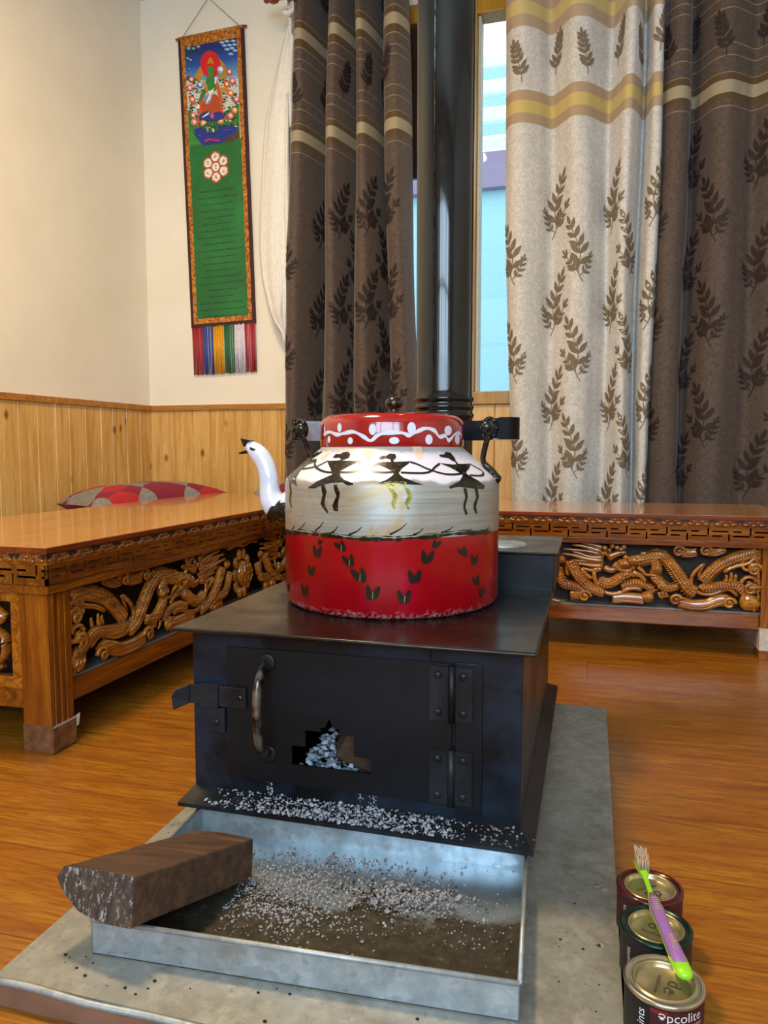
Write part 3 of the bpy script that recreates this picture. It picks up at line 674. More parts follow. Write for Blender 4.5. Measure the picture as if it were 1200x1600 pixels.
def carve_dragon(mb, f, sx, sz, m):
    rr = random.Random(2)
    for n_, (k, pts, r0, r1) in enumerate(DR):
        r0 *= .001 * sz; r1 *= .001 * sz; P2 = [(min(p[0] / 1000, .972), p[1] / 1000) for p in pts]
        P2 = [p for i, p in enumerate(P2) if i == 0 or math.dist(p, P2[i - 1]) > .004]
        dd = .004 + (n_ % 4) * .0022
        if len(P2) > 1:
            C = crom(P2, 5 if k != 't' else 4); n = len(C)
            R = [r0 + (r1 - r0) * i / (n - 1) for i in range(n)]
            if k in 'bt': R = [r * (1 if i else .7) for i, r in enumerate(R)]
            if k == 't': R[-1] *= .35; R[0] *= .7
            mb.tube([f(u, v, dd) for u, v in C], R, m, 8, .62 if k != 'k' else .5, up=Vector(f(0, 0, 1)) - Vector(f(0, 0, 0)))
            if k == 'b':      # scales down the middle and a frilled crest
                acc = 0; last = Vector(f(C[0][0], C[0][1], dd))
                for i in range(1, n):
                    cur = Vector(f(C[i][0], C[i][1], dd)); seg = (cur - last).length; t = (.0085 - acc)
                    while t < seg:
                        p = last + (cur - last) * (t / seg); nrm = (Vector(f(0, 0, 1)) - Vector(f(0, 0, 0))).normalized(); d_ = (cur - last).normalized(); sd = nrm.cross(d_)
                        for q in (-.42, .05, .5): mb.ball(p + nrm * R[i] * (.50 - .25 * abs(q)) + sd * R[i] * q, .0042 * sz + .001, m, n=6, k=4)
                        if R[i] > .011: 
                            e = p + sd * R[i] * .85; mb.add([e - d_ * .006, e + d_ * .006, e + sd * .009 + d_ * .004, e + nrm * .005], [(0, 1, 2), (0, 3, 1), (1, 3, 2), (2, 3, 0)], m)
                        t += .0095
                    acc = (seg - (t - .0095)); last = cur
            if k == 'k':
                for q in (-.5, .1, .6): mb.tube([Vector(f(u, v, dd + R[0] * .42)) + (Vector(f(0, 1, 0)) - Vector(f(0, 0, 0))).normalized() * q * R[0] for u, v in C], .0022, m, 5)
        if k == 'c':
            c = Vector(f(P2[0][0], P2[0][1], dd + .003)); nr = (Vector(f(0, 0, 1)) - Vector(f(0, 0, 0))).normalized(); sc3 = [1 - abs(nr[j]) * .45 for j in range(3)]
            mb.ball(c, r0 * .9, m, sc3, 10, 6)
            if r0 > .014:     # knuckle ridges of a paw
                ex = (Vector(f(1, 0, 0)) - Vector(f(0, 0, 0))).normalized(); ez = (Vector(f(0, 1, 0)) - Vector(f(0, 0, 0))).normalized()
                for q in (-.5, -.05, .4): mb.tube([c + ex * r0 * (q - .2) + ez * r0 * .7 + nr * r0 * .15, c + ex * r0 * q + nr * r0 * .52, c + ex * r0 * (q + .2) - ez * r0 * .8 + nr * r0 * .1], .0036, m, 6)
        if k == 's':          # spiral cloud curl
            ex = (Vector(f(1, 0, 0)) - Vector(f(0, 0, 0))).normalized(); ez = (Vector(f(0, 1, 0)) - Vector(f(0, 0, 0))).normalized(); nr = (Vector(f(0, 0, 1)) - Vector(f(0, 0, 0))).normalized()
            c = Vector(f(P2[0][0], P2[0][1], dd + .005)); pts3 = []; rad = []
            for i in range(22):
                a = i * .42; q = r0 * 1.1 * (1.0 - i / 26); pts3.append(c + ex * q * math.cos(a) + ez * q * math.sin(a) + nr * (i * .0004)); rad.append(.0052 * sz * (1 - i / 40))
            mb.tube(pts3, rad, m, 6, up=nr); mb.ball(c, r0 * .45, m, (1, 1, 1), 8, 5)
def table(label, L, W, loc, rz, flip=False):
    root = thing('carved_table', label, 'table', loc, rz, 'carved dragon tables')
    H = .45; i_ = .022
    def part(name, mb, bevel=0, parent=root): return mb.build(name, parent, world=False, bevel=bevel)
    b = MB(); b.box((0, 0, H - .010), (L, W, H), M['tedge']); b.box((.004, .004, H - .009), (L - .004, W - .004, H + .0008), M['ttop'])
    part('table_top', b)
    # carved leaf moulding and key band on the four sides
    def side_maps(inset):
        a0, a1, c0, c1 = inset, L - inset, inset, W - inset
        return [(a1 - a0, lambda s_, z, d: (a0 + s_, c0 - d, z)), (c1 - c0, lambda s_, z, d: (a0 - d, c1 - s_, z)), (c1 - c0, lambda s_, z, d: (a1 + d, c0 + s_, z)), (a1 - a0, lambda s_, z, d: (a1 - s_, c1 + d, z))]
    b = MB(); b.box((.006, .006, .413), (L - .006, W - .006, H - .010), M['twood'])
    for len_, f in side_maps(.006)[:3]:
        nL = int(len_ / .078)
        for k in range(nL):
            s0 = (k + .5) * len_ / nL
            for ds, dz, rx, rz_ in ((-.022, -.004, .013, .007), (.0, -.006, .012, .006), (.022, -.004, .013, .007), (-.012, .004, .010, .005), (.012, .004, .010, .005)):
                p0 = Vector(f(s0 + ds, .4265 + dz, 0)); ex = (Vector(f(1, 0, 0)) - Vector(f(0, 0, 0))); nx = Vector(f(0, 0, 1)) - Vector(f(0, 0, 0))
                sc = [abs(ex[j]) * rx / .005 + abs(nx[j]) * .8 for j in range(3)]; sc[2] = rz_ / .005
                b.ball(p0, .005, M['twood'], sc, 8, 5)
            for ds in (-.033, .033):
                P = [f(s0 + ds - .009, .436, .0008), f(s0 + ds, .4225, .0008), f(s0 + ds + .009, .436, .0008)]; b.add(P, [(0, 1, 2)], M['groove'])
    part('leaf_moulding', b)
    b = MB(); b.box((.013, .013, .360), (L - .013, W - .013, .413), M['twood'])
    for len_, f in side_maps(.010)[:3]: fret(b, .0, len_, .370, .412, f, M['twood'], M['groove'])
    b.box((.006, .006, .352), (L - .006, W - .006, .368), M['twood']); part('key_pattern_band', b)
    # legs
    lg = .072
    for x in (i_, L - i_ - lg):
        for y in (i_, W - i_ - lg):
            b = MB(); t_ = .006
            xs = (x, x + lg); ys = (y, y + lg)
            b.prism([(x, y, .0), (x + lg, y, 0), (x + lg, y + lg, 0), (x, y + lg, 0)], (0, 0, .353), M['twoodz'])
            # fluted corner strips on the faces that look out
            fy_ = y - .003 if y < W / 2 else y + lg
            for q in (.012, .030, .048): b.box((x + q, fy_, .02), (x + q + .007, fy_ + .003, .352), M['twoodz'])
            o = part('leg', b, .003)
            if rz > 0.1 and x < L / 2 and y < W / 2:
                tp = MB(); tp.box((x - .0006, y - .0042, .004), (x + lg + .0012, y + lg + .0005, .062), M['tape']); tp.box((x, y - .0046, .058), (x + lg, y - .004, .0625), flat('#b8a898')); 
                tp.add([(x + lg + .001, y - .004, .064), (x + lg + .010, y - .008, .067), (x + lg + .007, y - .006, .040), (x + lg + .002, y - .004, .038)], [(0, 1, 2, 3)], flat('#b8a898'))
                o2 = tp.build('tape_wrap', o, world=False); o2['label'] = 'clear packing tape wrapped round the leg foot'
            if rz < .1 and x > L / 2 and y < W / 2:
                tp = MB(); tp.box((x - .0012, y - .0042, .03), (x + lg + .0012, y + lg + .001, .10), flat('#c4b8a8')); o2 = tp.build('tape_wrap', o, world=False); o2['label'] = 'pale tape wrapped round the leg'
    # rails
    x0, x1, y0, y1 = i_ + lg, L - i_ - lg, i_ + lg, W - i_ - lg
    rails = [((x0, i_ + .012, .090), (x1, i_ + .04, .140)), ((x0, W - i_ - .04, .09), (x1, W - i_ - .012, .14)), ((i_ + .012, y0, .09), (i_ + .04, y1, .14)), ((L - i_ - .04, y0, .09), (L - i_ - .012, y1, .14))]
    for a, c in rails: b = MB(); b.box(a, c, M['twood']); part('rail', b, .004)
    b = MB(); b.box((x0, i_ + .018, .139), (x1, i_ + .075, .145), M['ledge']); part('inner_ledge', b)
    # inner boards; the near-black ones paint in the dark interior behind the fretwork
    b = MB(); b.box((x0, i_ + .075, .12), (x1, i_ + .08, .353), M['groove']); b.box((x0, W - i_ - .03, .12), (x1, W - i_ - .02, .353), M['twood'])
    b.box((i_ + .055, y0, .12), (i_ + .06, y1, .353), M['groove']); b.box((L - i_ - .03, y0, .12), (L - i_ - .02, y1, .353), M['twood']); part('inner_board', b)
    # front panel: two dragons facing a pearl, worked through pierced wood
    hl = (x1 - x0) / 2; mid = (x0 + x1) / 2; sy = i_ + .020
    b = MB(); sz = 1.22
    for sg in (1, -1): carve_dragon(b, lambda u, v, d, sg=sg: (mid + sg * u * hl, sy - d, .137 + v * .216), 1, sz, M['carve'])
    pe = (mid, sy - .004, .245)
    for k in range(10):
        a = 2 * PI * k / 10; b.ball((mid + .043 * math.cos(a) * 1.2, sy - .002, .245 + .066 * math.sin(a)), .017, M['carve'], (.9, .5, 1.2), 8, 5)
    b.ball(pe, .036, M['carve'], (1, .6, 1.2), 14, 8)
    for q in (-.018, 0, .018): b.tube(crom([(mid + q, sy - .022, .275), (mid + q * 1.5 + .004, sy - .026, .245), (mid + q, sy - .022, .215)], 5), .004, M['carve'], 6)
    for zz_ in (.150, .340): b.tube(crom([(mid - .10, sy - .004, zz_), (mid - .05, sy - .006, zz_ + .006), (mid, sy - .006, zz_ - .002), (mid + .05, sy - .006, zz_ + .006), (mid + .10, sy - .004, zz_)], 5), .012, M['carve'], 8, .6)
    # scroll ends beside the legs
    for xe, sg in ((x0, 1), (x1, -1)):
        for zc, rr_ in ((.295, .028), (.235, .026)):
            pts = []; 
            for i in range(24): a = PI * .9 - i * .38 * 1; q = rr_ * (1 - i / 27); pts.append((xe + sg * (.036 + q * math.cos(a)), sy - .006 - i * .0003, zc + q * math.sin(a)))
            b.tube(pts, [.009 * (1 - i / 40) for i in range(24)], M['carve'], 7, .8)
        b.ball((xe + sg * .035, sy - .006, .180), .026, M['carve'], (1, .6, 1.2), 10, 6)
        b.tube(crom([(xe + sg * .01, sy, .345), (xe + sg * .012, sy - .004, .28), (xe + sg * .006, sy, .2), (xe + sg * .02, sy - .003, .148)], 5), .012, M['carve'], 8, .6)
    part('dragon_panel', b)
    # side panels: framed blossom with feathered leaves
    for xs, sg in ((i_ + .016, -1), (L - i_ - .016, 1)):
        b = MB(); hw = (y1 - y0) / 2; ym = (y0 + y1) / 2; F_ = .028
        def g(u, v, d): return (xs + sg * d, ym + u, .245 + v)
        for a, c in (((-hw, -.108), (hw, -.082)), ((-hw, .082), (hw, .108)), ((-hw, -.0819), (-hw + F_, .0819)), ((hw - F_, -.0819), (hw, .0819))):
            b.prism([g(a[0], a[1], -.006), g(c[0], a[1], -.006), g(c[0], c[1], -.006), g(a[0], c[1], -.006)], Vector(g(0, 0, .010)) - Vector(g(0, 0, -.006)), M['carve'])
        for s2 in (1, -1):
            for k in range(6):      # layered feather leaves sweeping out from the middle
                x_ = .03 + k * .027
                b.tube([g(s2 * p, q, .004 + k * .0007) for p, q in crom([(x_, .055 - k * .006), (x_ + .025, .03 - k * .006), (x_ + .022, -.01 - k * .005), (x_ - .004, -.045 - k * .004)], 5)], [.006 + .011 * math.sin(PI * i / 15) for i in range(16)], M['carve'], 8, .45)
            b.ball(g(s2 * .165, .045, .004), .022, M['carve'], (.5, 1.1, .8), 10, 6)
            b.tube([g(s2 * p, q, .004) for p, q in crom([(.02, -.075), (.08, -.065), (.14, -.078), (.18, -.06)], 5)], .011, M['carve'], 8, .5)
            b.tube([g(s2 * p, q, .004) for p, q in crom([(.05, .076), (.10, .062), (.15, .074), (.19, .05)], 5)], .009, M['carve'], 8, .5)
        b.ball(g(0, 0, .002), .05, M['carve'], (.4, .9, 1.1), 14, 8)
        part('side_panel', b)
    return root
table('long carved wooden table with polished top at left, showing its short end', 1.92, .655, (-1.078, 1.275, 0), PI / 2)
table('carved wooden table across the back, below the ivory and dark curtains', 1.60, .56, (-.99, 2.485, 0), 0)

# mattress along the left wall, cushions on it
mt = MB(); mt.box((-2.335, 1.2, 0), (-1.80, 3.40, .335), M['mattress']); o = mt.build('floor_mattress', loc=(-2.08, 2.3, 0), bevel=.03, bseg=3)
tag(o, 'low wine-red seat mattress behind the left table', 'mattress')
def cushion(label, c, sx, sy, th, rz, tilt, grp=None):
    b = MB(); n = 20; V = []; F = []
    for sgn in (1, -1):
        for i in range(n + 1):
            for j in range(n + 1):
                u, v = -1 + 2 * i / n, -1 + 2 * j / n
                q = max(0, (1 - abs(u) ** 2.6) * (1 - abs(v) ** 2.6)) ** .5; pin = 1 - .06 * (1 - abs(u)) * (abs(v) > .5) * 1 - .05 * (1 - abs(v))
                V.append((u * sx / 2 * (1 - .07 * (1 - v * v) * abs(u)), v * sy / 2 * (1 - .07 * (1 - u * u) * abs(v)), sgn * q * th / 2 + .004 * math.sin(9 * u + 4 * v) * q))
    m_ = (n + 1) ** 2
    for i in range(n):
        for j in range(n):
            a = i * (n + 1) + j; F.append((a, a + n + 1, a + n + 2, a + 1)); F.append((m_ + a, m_ + a + 1, m_ + a + n + 2, m_ + a + n + 1))
    b.add(V, F, M['patch'], True); o = b.build('patchwork_cushion', world=False); o.location = c; o.rotation_euler = (tilt, 0, rz)
    tag(o, label, 'cushion', 'patchwork cushions'); return o
cushion('red and grey patchwork cushion lying behind the left table', (-1.975, 3.04, .417), .76, .36, .18, math.radians(64), 0)
cushion('patchwork cushion mostly hidden behind the bird-headed spout', (-1.38, 3.258, .402), .40, .115, .20, .0, 0)
o = MB(); o.box((-1.79, 3.205, 0), (-1.2, 3.315, .30), M['mattress']); tag(o.build('seat_block', loc=(-1.4, 3.3, 0), bevel=.02), 'wine-red seat block between the left table and back wall', 'seat')

# ------------------------------------------------------------------ floor sheet
SZ = .03
b = MB(); sx0, sx1, sy0, sy1 = -.669, .047, .672, 1.835
b.box((sx0, sy0 + .006, .001), (sx1, sy1, SZ), M['sheet'])
b.add([(sx0, sy0, .0), (sx1, sy0, .0), (sx1, sy0 + .001, SZ - .004), (sx0, sy0 + .001, SZ - .004)], [(0, 1, 2, 3)], plain('brown_sheet_front', '#8a6a58', .45, .3, var=.2, scale=12))  # front strip coloured pinkish brown
pts = [(sx0 + (sx1 - sx0) * i / 30, sy0 + .002 + .0015 * math.sin(i * .9), SZ - .003 + .0012 * math.sin(i * .6)) for i in range(31)]
b.tube(pts, .0045, M['galv'], 8)
for x, y in ((.028, 1.42), (.022, 1.06), (.030, 1.055), (.026, .93)): b.lathe([(.0055, SZ), (.0045, SZ + .0008), (.0001, SZ + .0012)], M['sheet'], (x, y, 0), 16)
tag(b.build('hearth_sheet', loc=(-.31, 1.25, 0)), 'large grey metal sheet on the floor under the stove', 'metal sheet')
b = MB(); rr = random.Random(9)
for _ in range(46):
    x = rr.uniform(-.64, .03); y = rr.uniform(.69, .75) if rr.random() < .5 else rr.uniform(.69, 1.1)
    if y > .76 and -.60 < x < -.05: x = rr.choice((rr.uniform(-.66, -.61), rr.uniform(-.03, .03)))
    r_s = rr.uniform(.0008, .0022); b.ball((x, y, SZ + r_s * .4), r_s, M['char'], (1.3, 1, .6), 6, 4)
tag(b.build('charcoal_crumbs', loc=(-.3, .7, SZ)), 'black charcoal crumbs scattered on the metal sheet', 'crumbs', kind='stuff')

# ------------------------------------------------------------------ stove
ST = thing('wood_stove', 'black iron wood-burning stove with latched door and tall round flue', 'stove', (-.35, 1.4, SZ))
fx0, fx1, fyF, fyB, fz0, fz1 = -.621, -.089, 1.062, 1.77, .085, .366
t = .004
b = MB()   # firebox shell, open at the door's draught hole
hx0, hx1, hz0, hz1 = -.485, -.225, .125, .26
for a, c in (((fx0, fyF, fz0), (hx0, fyF + t, fz1)), ((hx1, fyF, fz0), (fx1, fyF + t, fz1)), ((hx0, fyF, fz0), (hx1, fyF + t, hz0)), ((hx0, fyF, hz1), (hx1, fyF + t, fz1)),
             ((fx0, fyF + t, fz0), (fx0 + t, fyB, fz1)), ((fx1 - t, fyF + t, fz0), (fx1, fyB, fz1)), ((fx0, fyB - t, fz0), (fx1, fyB, fz1)), ((fx0, fyF, fz0 - .004), (fx1, fyB, fz0))): b.box(a, c, M['stove'])
b.box((fx0 + .02, fyF + .30, fz0), (fx1 - .02, fyF + .31, fz1), M['inside'])
b.build('firebox', ST, bevel=.0015)
b = MB(); b.box((-.634, 1.03, .366), (-.069, 1.50, .371), M['stovetop']); b.tube([(-.634, 1.031, .3675), (-.069, 1.031, .3675)], .0035, M['stovetop'], 8); b.tube([(-.070, 1.03, .3675), (-.070, 1.5, .3675)], .0032, M['stovetop'], 8)
b.build('cooktop', ST, bevel=.001)
b = MB()   # sloping base flange on four sides
F0, F1, Y0, Y1 = -.631, -.067, 1.023, 1.80
P = [(F0, Y0, .086), (F1, Y0, .086), (F1, Y1, .086), (F0, Y1, .086), (fx0, fyF, .100), (fx1, fyF, .100), (fx1, fyB, .100), (fx0, fyB, .100)]
b.add(P + [(p[0], p[1], p[2] - .006) for p in P[:4]], [(0, 1, 5, 4), (1, 2, 6, 5), (2, 3, 7, 6), (3, 0, 4, 7), (0, 8, 9, 1), (1, 9, 10, 2), (2, 10, 11, 3), (3, 11, 8, 0), (8, 11, 10, 9)], M['latch'])
b.build('base_flange', ST)
for x, y in ((-.61, 1.70), (-.1, 1.70), (-.60, 1.12), (-.1, 1.12)): b = MB(); b.box((x - .012, y - .012, SZ), (x + .012, y + .012, .083), M['latch']); b.build('foot', ST)
# raised flue box at the back
b = MB(); bx0, bx1 = -.63, -.066; zf = .449
b.box((bx0 + .004, 1.50, .366), (bx1 - .001, 1.775, zf - .004), M['stove']); b.box((bx0, 1.492, zf - .005), (bx1 + .006, 1.79, zf), M['stovetop'])
b.build('flue_box', ST, bevel=.002)
b = MB(); b.lathe([(.0001, zf + .006), (.02, zf + .006), (.022, zf + .004), (.05, zf + .005), (.056, zf + .002), (.056, zf)], M['galv'], (-.185, 1.60, 0), 40); o = b.build('cover_disc', ST); o['label'] = 'flat round grey metal cover'
b = MB(); pr = [(.064, zf), (.064, .70)]
for k in range(3):
    z = .722 + k * .018; pr += [(.0635, z), (.0665, z + .004), (.0675, z + .007), (.0665, z + .010), (.0635, z + .014)]
pr += [(.0625, .79), (.0635, 2.99)]
b.lathe(pr, M['pipe'], (-.322, 1.655, 0), 64)
b.tube([(-.322 - .012, 1.655 - .0628, .80), (-.322 - .012, 1.655 - .0635, 2.98)], .0008, M['iron'], 5)
b.build('flue_pipe', ST)
# door with stepped draught hole
D = MB(); dy0, dy1 = fyF - .0045, fyF - .0005
dx0, dx1, dz0, dz1 = -.558, -.192, .142, .338
def P6(cx, cy): # door-face coordinates measured from the photograph
    return (-.62 + (cx - 77) * .532 / 965, .36 - (cy - 118 - (cx - 77) * .072) * .281 / 500)
cols6 = [(390, 432, 450), (432, 480, 405), (480, 492, 395), (492, 505, 378), (505, 520, 378), (520, 535, 398), (535, 578, 416), (578, 628, 476)]
ybot = .148
xs = [dx0] + [P6(c[0], 0)[0] for c in cols6] + [P6(628, 0)[0], dx1]
D.box((dx0, dy0, dz0 - .02), (P6(390, 0)[0], dy1, dz1), M['stovedoor']); D.box((P6(628, 0)[0], dy0, dz0 - .02), (dx1, dy1, dz1), M['stovedoor'])
zb_ = P6(500, 512)[1]
D.box((P6(390, 0)[0], dy0, dz0 - .02), (P6(628, 0)[0], dy1, zb_), M['stovedoor'])
for a, c, top in cols6:
    if (a, c) in ((492, 505), (505, 520)):
        xa, xb = P6(a, 0)[0], P6(c, 0)[0]; zt0 = P6(492, 395)[1]; zt1 = P6(505, 370)[1]
        za, zb2 = (zt0, zt1) if a == 492 else (zt1, P6(520, 398)[1])
        D.prism([(xa, dy1, za), (xb, dy1, zb2), (xb, dy1, dz1), (xa, dy1, dz1)], (0, dy0 - dy1, 0), M['stovedoor'])
    else: D.box((P6(a, 0)[0], dy0, P6((a + c) / 2, top)[1]), (P6(c, 0)[0], dy1, dz1), M['stovedoor'])
door = D.build('door', ST)
b = MB()   # frame strip on hinge side
b.box((-.186, fyF - .004, .112), (-.146, fyF, .340), M['stovedoor']); b.build('hinge_strip', ST, bevel=.001)
b = MB(); b.box((-.55, fyF - .002, .104), (-.18, fyF, .121), M['stove']); b.build('lower_strip', ST)
for zc in (.293, .166):
    b = MB()
    b.box((-.224, dy0 - .003, zc - .041), (-.196, dy0, zc + .041), M['latch']); b.box((-.186, dy0 - .003, zc - .041), (-.160, dy0, zc + .041), M['latch'])
    b.tube([(-.191, dy0 - .004, zc - .043), (-.191, dy0 - .004, zc + .043)], .0055, M['latch'], 12)
    for x in (-.212, -.174):
        for q in (-.028, .028): b.lathe([(.0062, 0), (.0055, -.002), (.003, -.0034), (.0001, -.0036)][::-1], M['latch'], (x, dy0 - .003, zc + q), 14, Matrix.Rotation(-PI / 2, 3, 'X'))
    b.build('hinge', door)
hxx = -.487
b = MB()
b.tube(crom([(hxx, dy0, .316), (hxx, dy0 - .018, .308), (hxx - .001, dy0 - .033, .290), (hxx - .001, dy0 - .038, .250), (hxx, dy0 - .036, .205), (hxx, dy0 - .022, .182), (hxx, dy0, .172)], 6), .0075, M['iron'], 14)
for z in (.318, .169): b.lathe([(.0145, -.0005), (.0145, -.003), (.012, -.004), (.006, -.0045), (.0001, -.0046)][::-1], M['latch'], (hxx, dy0, z), 20, Matrix.Rotation(-PI / 2, 3, 'X'))
o = b.build('handle', door); o['label'] = 'worn curved iron pull handle'
# latch: bar from the door across to the bent thumb tab
b = MB(); zl = .258
b.box((-.575, dy0 - .006, zl - .018), (-.522, dy0 - .0005, zl + .016), M['latch'])
b.lathe([(.005, 0), (.0045, -.003), (.0001, -.004)][::-1], M['iron'], (-.532, dy0 - .006, zl), 12, Matrix.Rotation(-PI / 2, 3, 'X'))
b.box((-.622, dy0 - .006, zl - .017), (-.575, dy0 - .001, zl + .015), M['latch'])
b.prism([(-.622, dy0 - .006, zl + .015), (-.622, dy0 - .006, zl - .017), (-.641, dy0 - .026, zl - .024), (-.645, dy0 - .024, zl - .002), (-.640, dy0 - .020, zl + .008)], (-.001, .004, 0), M['latch'])
b.build('latch_bar', door, bevel=.0012)
b = MB(); b.box((-.601, dy0 - .0095, zl - .021), (-.570, dy0 - .006, zl + .019), M['latch'])
b.box((-.590, dy0 - .004, zl - .062), (-.561, dy0 + .002, zl - .021), M['latch'])
b.lathe([(.0055, 0), (.0045, -.003), (.0001, -.004)][::-1], M['latch'], (-.575, dy0 - .004, zl - .044), 12, Matrix.Rotation(-PI / 2, 3, 'X'))
b.build('latch_keeper', ST, bevel=.0012)
# embers' ash and a log seen through the hole
b = MB(); rr = random.Random(21)
def flake(mb, x, y, z, s_, m, rr):
    a = rr.uniform(0, 6.28); R_ = Matrix.Rotation(a, 3, 'Z') @ Matrix.Rotation(rr.uniform(-.7, .7), 3, 'X') @ Matrix.Rotation(rr.uniform(-.7, .7), 3, 'Y')
    V = [R_ @ Vector((rr.uniform(.5, 1.1) * s_ * math.cos(k * 1.256), rr.uniform(.5, 1.0) * s_ * math.sin(k * 1.256), 0)) + Vector((x, y, z)) for k in range(5)]
    top = R_ @ Vector((0, 0, s_ * rr.uniform(.25, .6))) + Vector((x, y, z)); bot = R_ @ Vector((0, 0, -s_ * .3)) + Vector((x, y, z))
    mb.add(V + [top, bot], [(k, (k + 1) % 5, 5) for k in range(5)] + [((k + 1) % 5, k, 6) for k in range(5)], m)
for _ in range(420):
    x = rr.uniform(-.45, -.31); y = rr.uniform(1.075, 1.20); hgt = max(0, .10 - abs(x + .40) * 1.2) * (1 - abs(y - 1.13) * 5)
    flake(b, x, y, fz0 + .02 + rr.uniform(0, 1) * hgt, rr.uniform(.004, .010), flat('#9aa6b4'), rr)
tag(b.build('firebox_ash', loc=(-.38, 1.1, fz0)), 'pale blue-grey ash heap inside the stove, seen through the door opening', 'ash', kind='stuff')
b = MB(); R_ = Matrix.Rotation(.5, 3, 'Y') @ Matrix.Rotation(.3, 3, 'Z')
b.box((-.075, -.03, -.030), (.075, .03, .030), M['billet'], R_, (-.318, 1.14, .155)); tag(b.build('split_log', loc=(-.318, 1.12, .1), bevel=.006), 'charred split log inside the stove behind the stepped door opening', 'log')

# ------------------------------------------------------------------ ash tray, its ash, the billet
TR = thing('ash_tray', 'shallow galvanised metal tray of ash in front of the stove', 'tray', (-.582, .742, SZ), math.radians(3.3))
TWd, TDp, THt = .520, .300, .0445
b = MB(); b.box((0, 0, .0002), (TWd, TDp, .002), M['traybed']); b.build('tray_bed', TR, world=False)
b = MB(); w_ = .0014
for a, c in (((0, 0, 0), (TWd, w_, THt)), ((0, TDp - w_, 0), (TWd, TDp, THt)), ((0, 0, 0), (w_, TDp, THt)), ((TWd - w_, 0, 0), (TWd, TDp, THt))): b.box(a, c, M['galv'])
b.build('tray_wall', TR, world=False)
b = MB(); rz_ = THt
b.tube([(0, 0, rz_), (TWd, 0, rz_)], .0032, M['galv'], 8); b.tube([(0, TDp, rz_), (TWd, TDp, rz_)], .0028, M['galv'], 8); b.tube([(0, 0, rz_), (0, TDp, rz_)], .0028, M['galv'], 8); b.tube([(TWd, 0, rz_), (TWd, TDp, rz_)], .0028, M['galv'], 8)
b.build('rolled_rim', TR, world=False)
rr = random.Random(31); TMx = Matrix.Translation((-.582, .742, SZ)) @ Matrix.Rotation(math.radians(3.3), 4, 'Z')
def inblock(x, y): return x < .155 and y < .20
b = MB()
def put(x, y, s_, zz=0, m=None):
    if not (.006 < x < TWd - .006 and .006 < y < TDp - .006) or (x < .12 and y < .19): return
    p = TMx @ Vector((x, y, .002 + s_ * .3 + zz)); flake(b, p.x, p.y, p.z, s_, m or M['ash'], rr)
for _ in range(1800):    # main drift beside the billet
    x = rr.gauss(.20, .05); y = rr.gauss(.165, .045); put(x, y, rr.uniform(.0008, .0032), max(0, rr.gauss(.003, .003)) if y > .14 else 0)
for _ in range(700): x = rr.gauss(.365, .035); y = rr.gauss(.185, .016); put(x, y, rr.uniform(.001, .0036), max(0, rr.gauss(.005, .004)))
for _ in range(420): put(rr.uniform(.1, .51), abs(rr.gauss(0, .10)) * 1 + .10, rr.uniform(.0007, .0022))
for _ in range(260): put(rr.uniform(.1, .51), rr.uniform(.02, .29), rr.uniform(.0006, .0015))
for _ in range(160): put(rr.gauss(.26, .08), rr.gauss(.255, .012), rr.uniform(.002, .004))
for x, y in ((.235, .262), (.23, .258), (.165, .272), (.43, .20), (.32, .165), (.34, .152), (.29, .155)): put(x, y, rr.uniform(.005, .008), .003)
for _ in range(150): put(rr.gauss(.33, .05), rr.gauss(.19, .02), rr.uniform(.001, .004), .003, M['char'])
tag(b.build('tray_ash', loc=(-.35, .95, SZ)), 'grey ash flakes and crumbs lying in the metal tray', 'ash', kind='stuff')
b = MB()
for _ in range(1500):      # ash spilled along the flange
    u = rr.betavariate(2.2, 1.9); x = -.60 + u * .44; f = rr.random() ** 1.3
    y = 1.026 + f * .034; z = .087 + f * .0135; flake(b, x, y, z + rr.uniform(0, .003), rr.choice((rr.uniform(.0008, .0022), rr.uniform(.0008, .0022), rr.uniform(.0015, .0048))), flat('#9fa0a9'), rr)
for xx in (-.487, -.484, -.335, -.318, -.312):
    for _ in range(16): flake(b, xx + rr.gauss(0, .003), 1.0595, .10 + rr.uniform(0, .022), rr.uniform(.001, .0025), flat('#9fa0a9'), rr)
for _ in range(70): x = rr.gauss(-.12, .02); f = rr.random(); flake(b, x, 1.026 + f * .034, .0868 + f * .0135, rr.uniform(.001, .004), flat('#8d8076'), rr)
tag(b.build('flange_ash', loc=(-.36, 1.04, .086)), 'pale ash flakes spilled along the sloping base flange of the stove', 'ash', kind='stuff')
# billet: rests on the tray's front rim, far end down in the tray
d = Vector((.244, .943, -.226)).normalized(); rim = Vector((-.497, .767, .0785)); w = d.cross(Vector((0, 0, 1))).normalized() * -1   # towards the left
rl = Matrix.Rotation(math.radians(-7), 3, d); w = rl @ w; up = w.cross(d) * 1.0
if up.z < 0: up = -up
far, near = rim + d * .172, rim - d * .050
secn = [(0, 0), (.05, -.0), (.084, .008), (.112, .028), (.122, .042), (.112, .056), (.06, .0585), (0, .057)]
b = MB(); nn = 10; V = []
for i in range(nn + 1):
    c = near + (far - near) * i / nn; k = 1 - .04 * i / nn
    for q, z in secn: V.append(c + w * (q * k + rr.uniform(-.0006, .0006)) + up * (z * k + rr.uniform(-.0006, .0006)) - d * ((.010 * (q / .1)) if i == 0 else 0))
ns = len(secn); F = []
for i in range(nn): F += [(i * ns + j, i * ns + (j + 1) % ns, (i + 1) * ns + (j + 1) % ns, (i + 1) * ns + j) for j in range(ns)]
F.append(tuple(nn * ns + j for j in range(ns))); b.add(V, F, M['billet']); b.add(V[:ns], [tuple(range(ns))], M['billetend'])
tag(b.build('wooden_billet', loc=tuple(rim + w * .05), bevel=.0025), 'charred brown block of firewood resting on the tray rim', 'firewood')

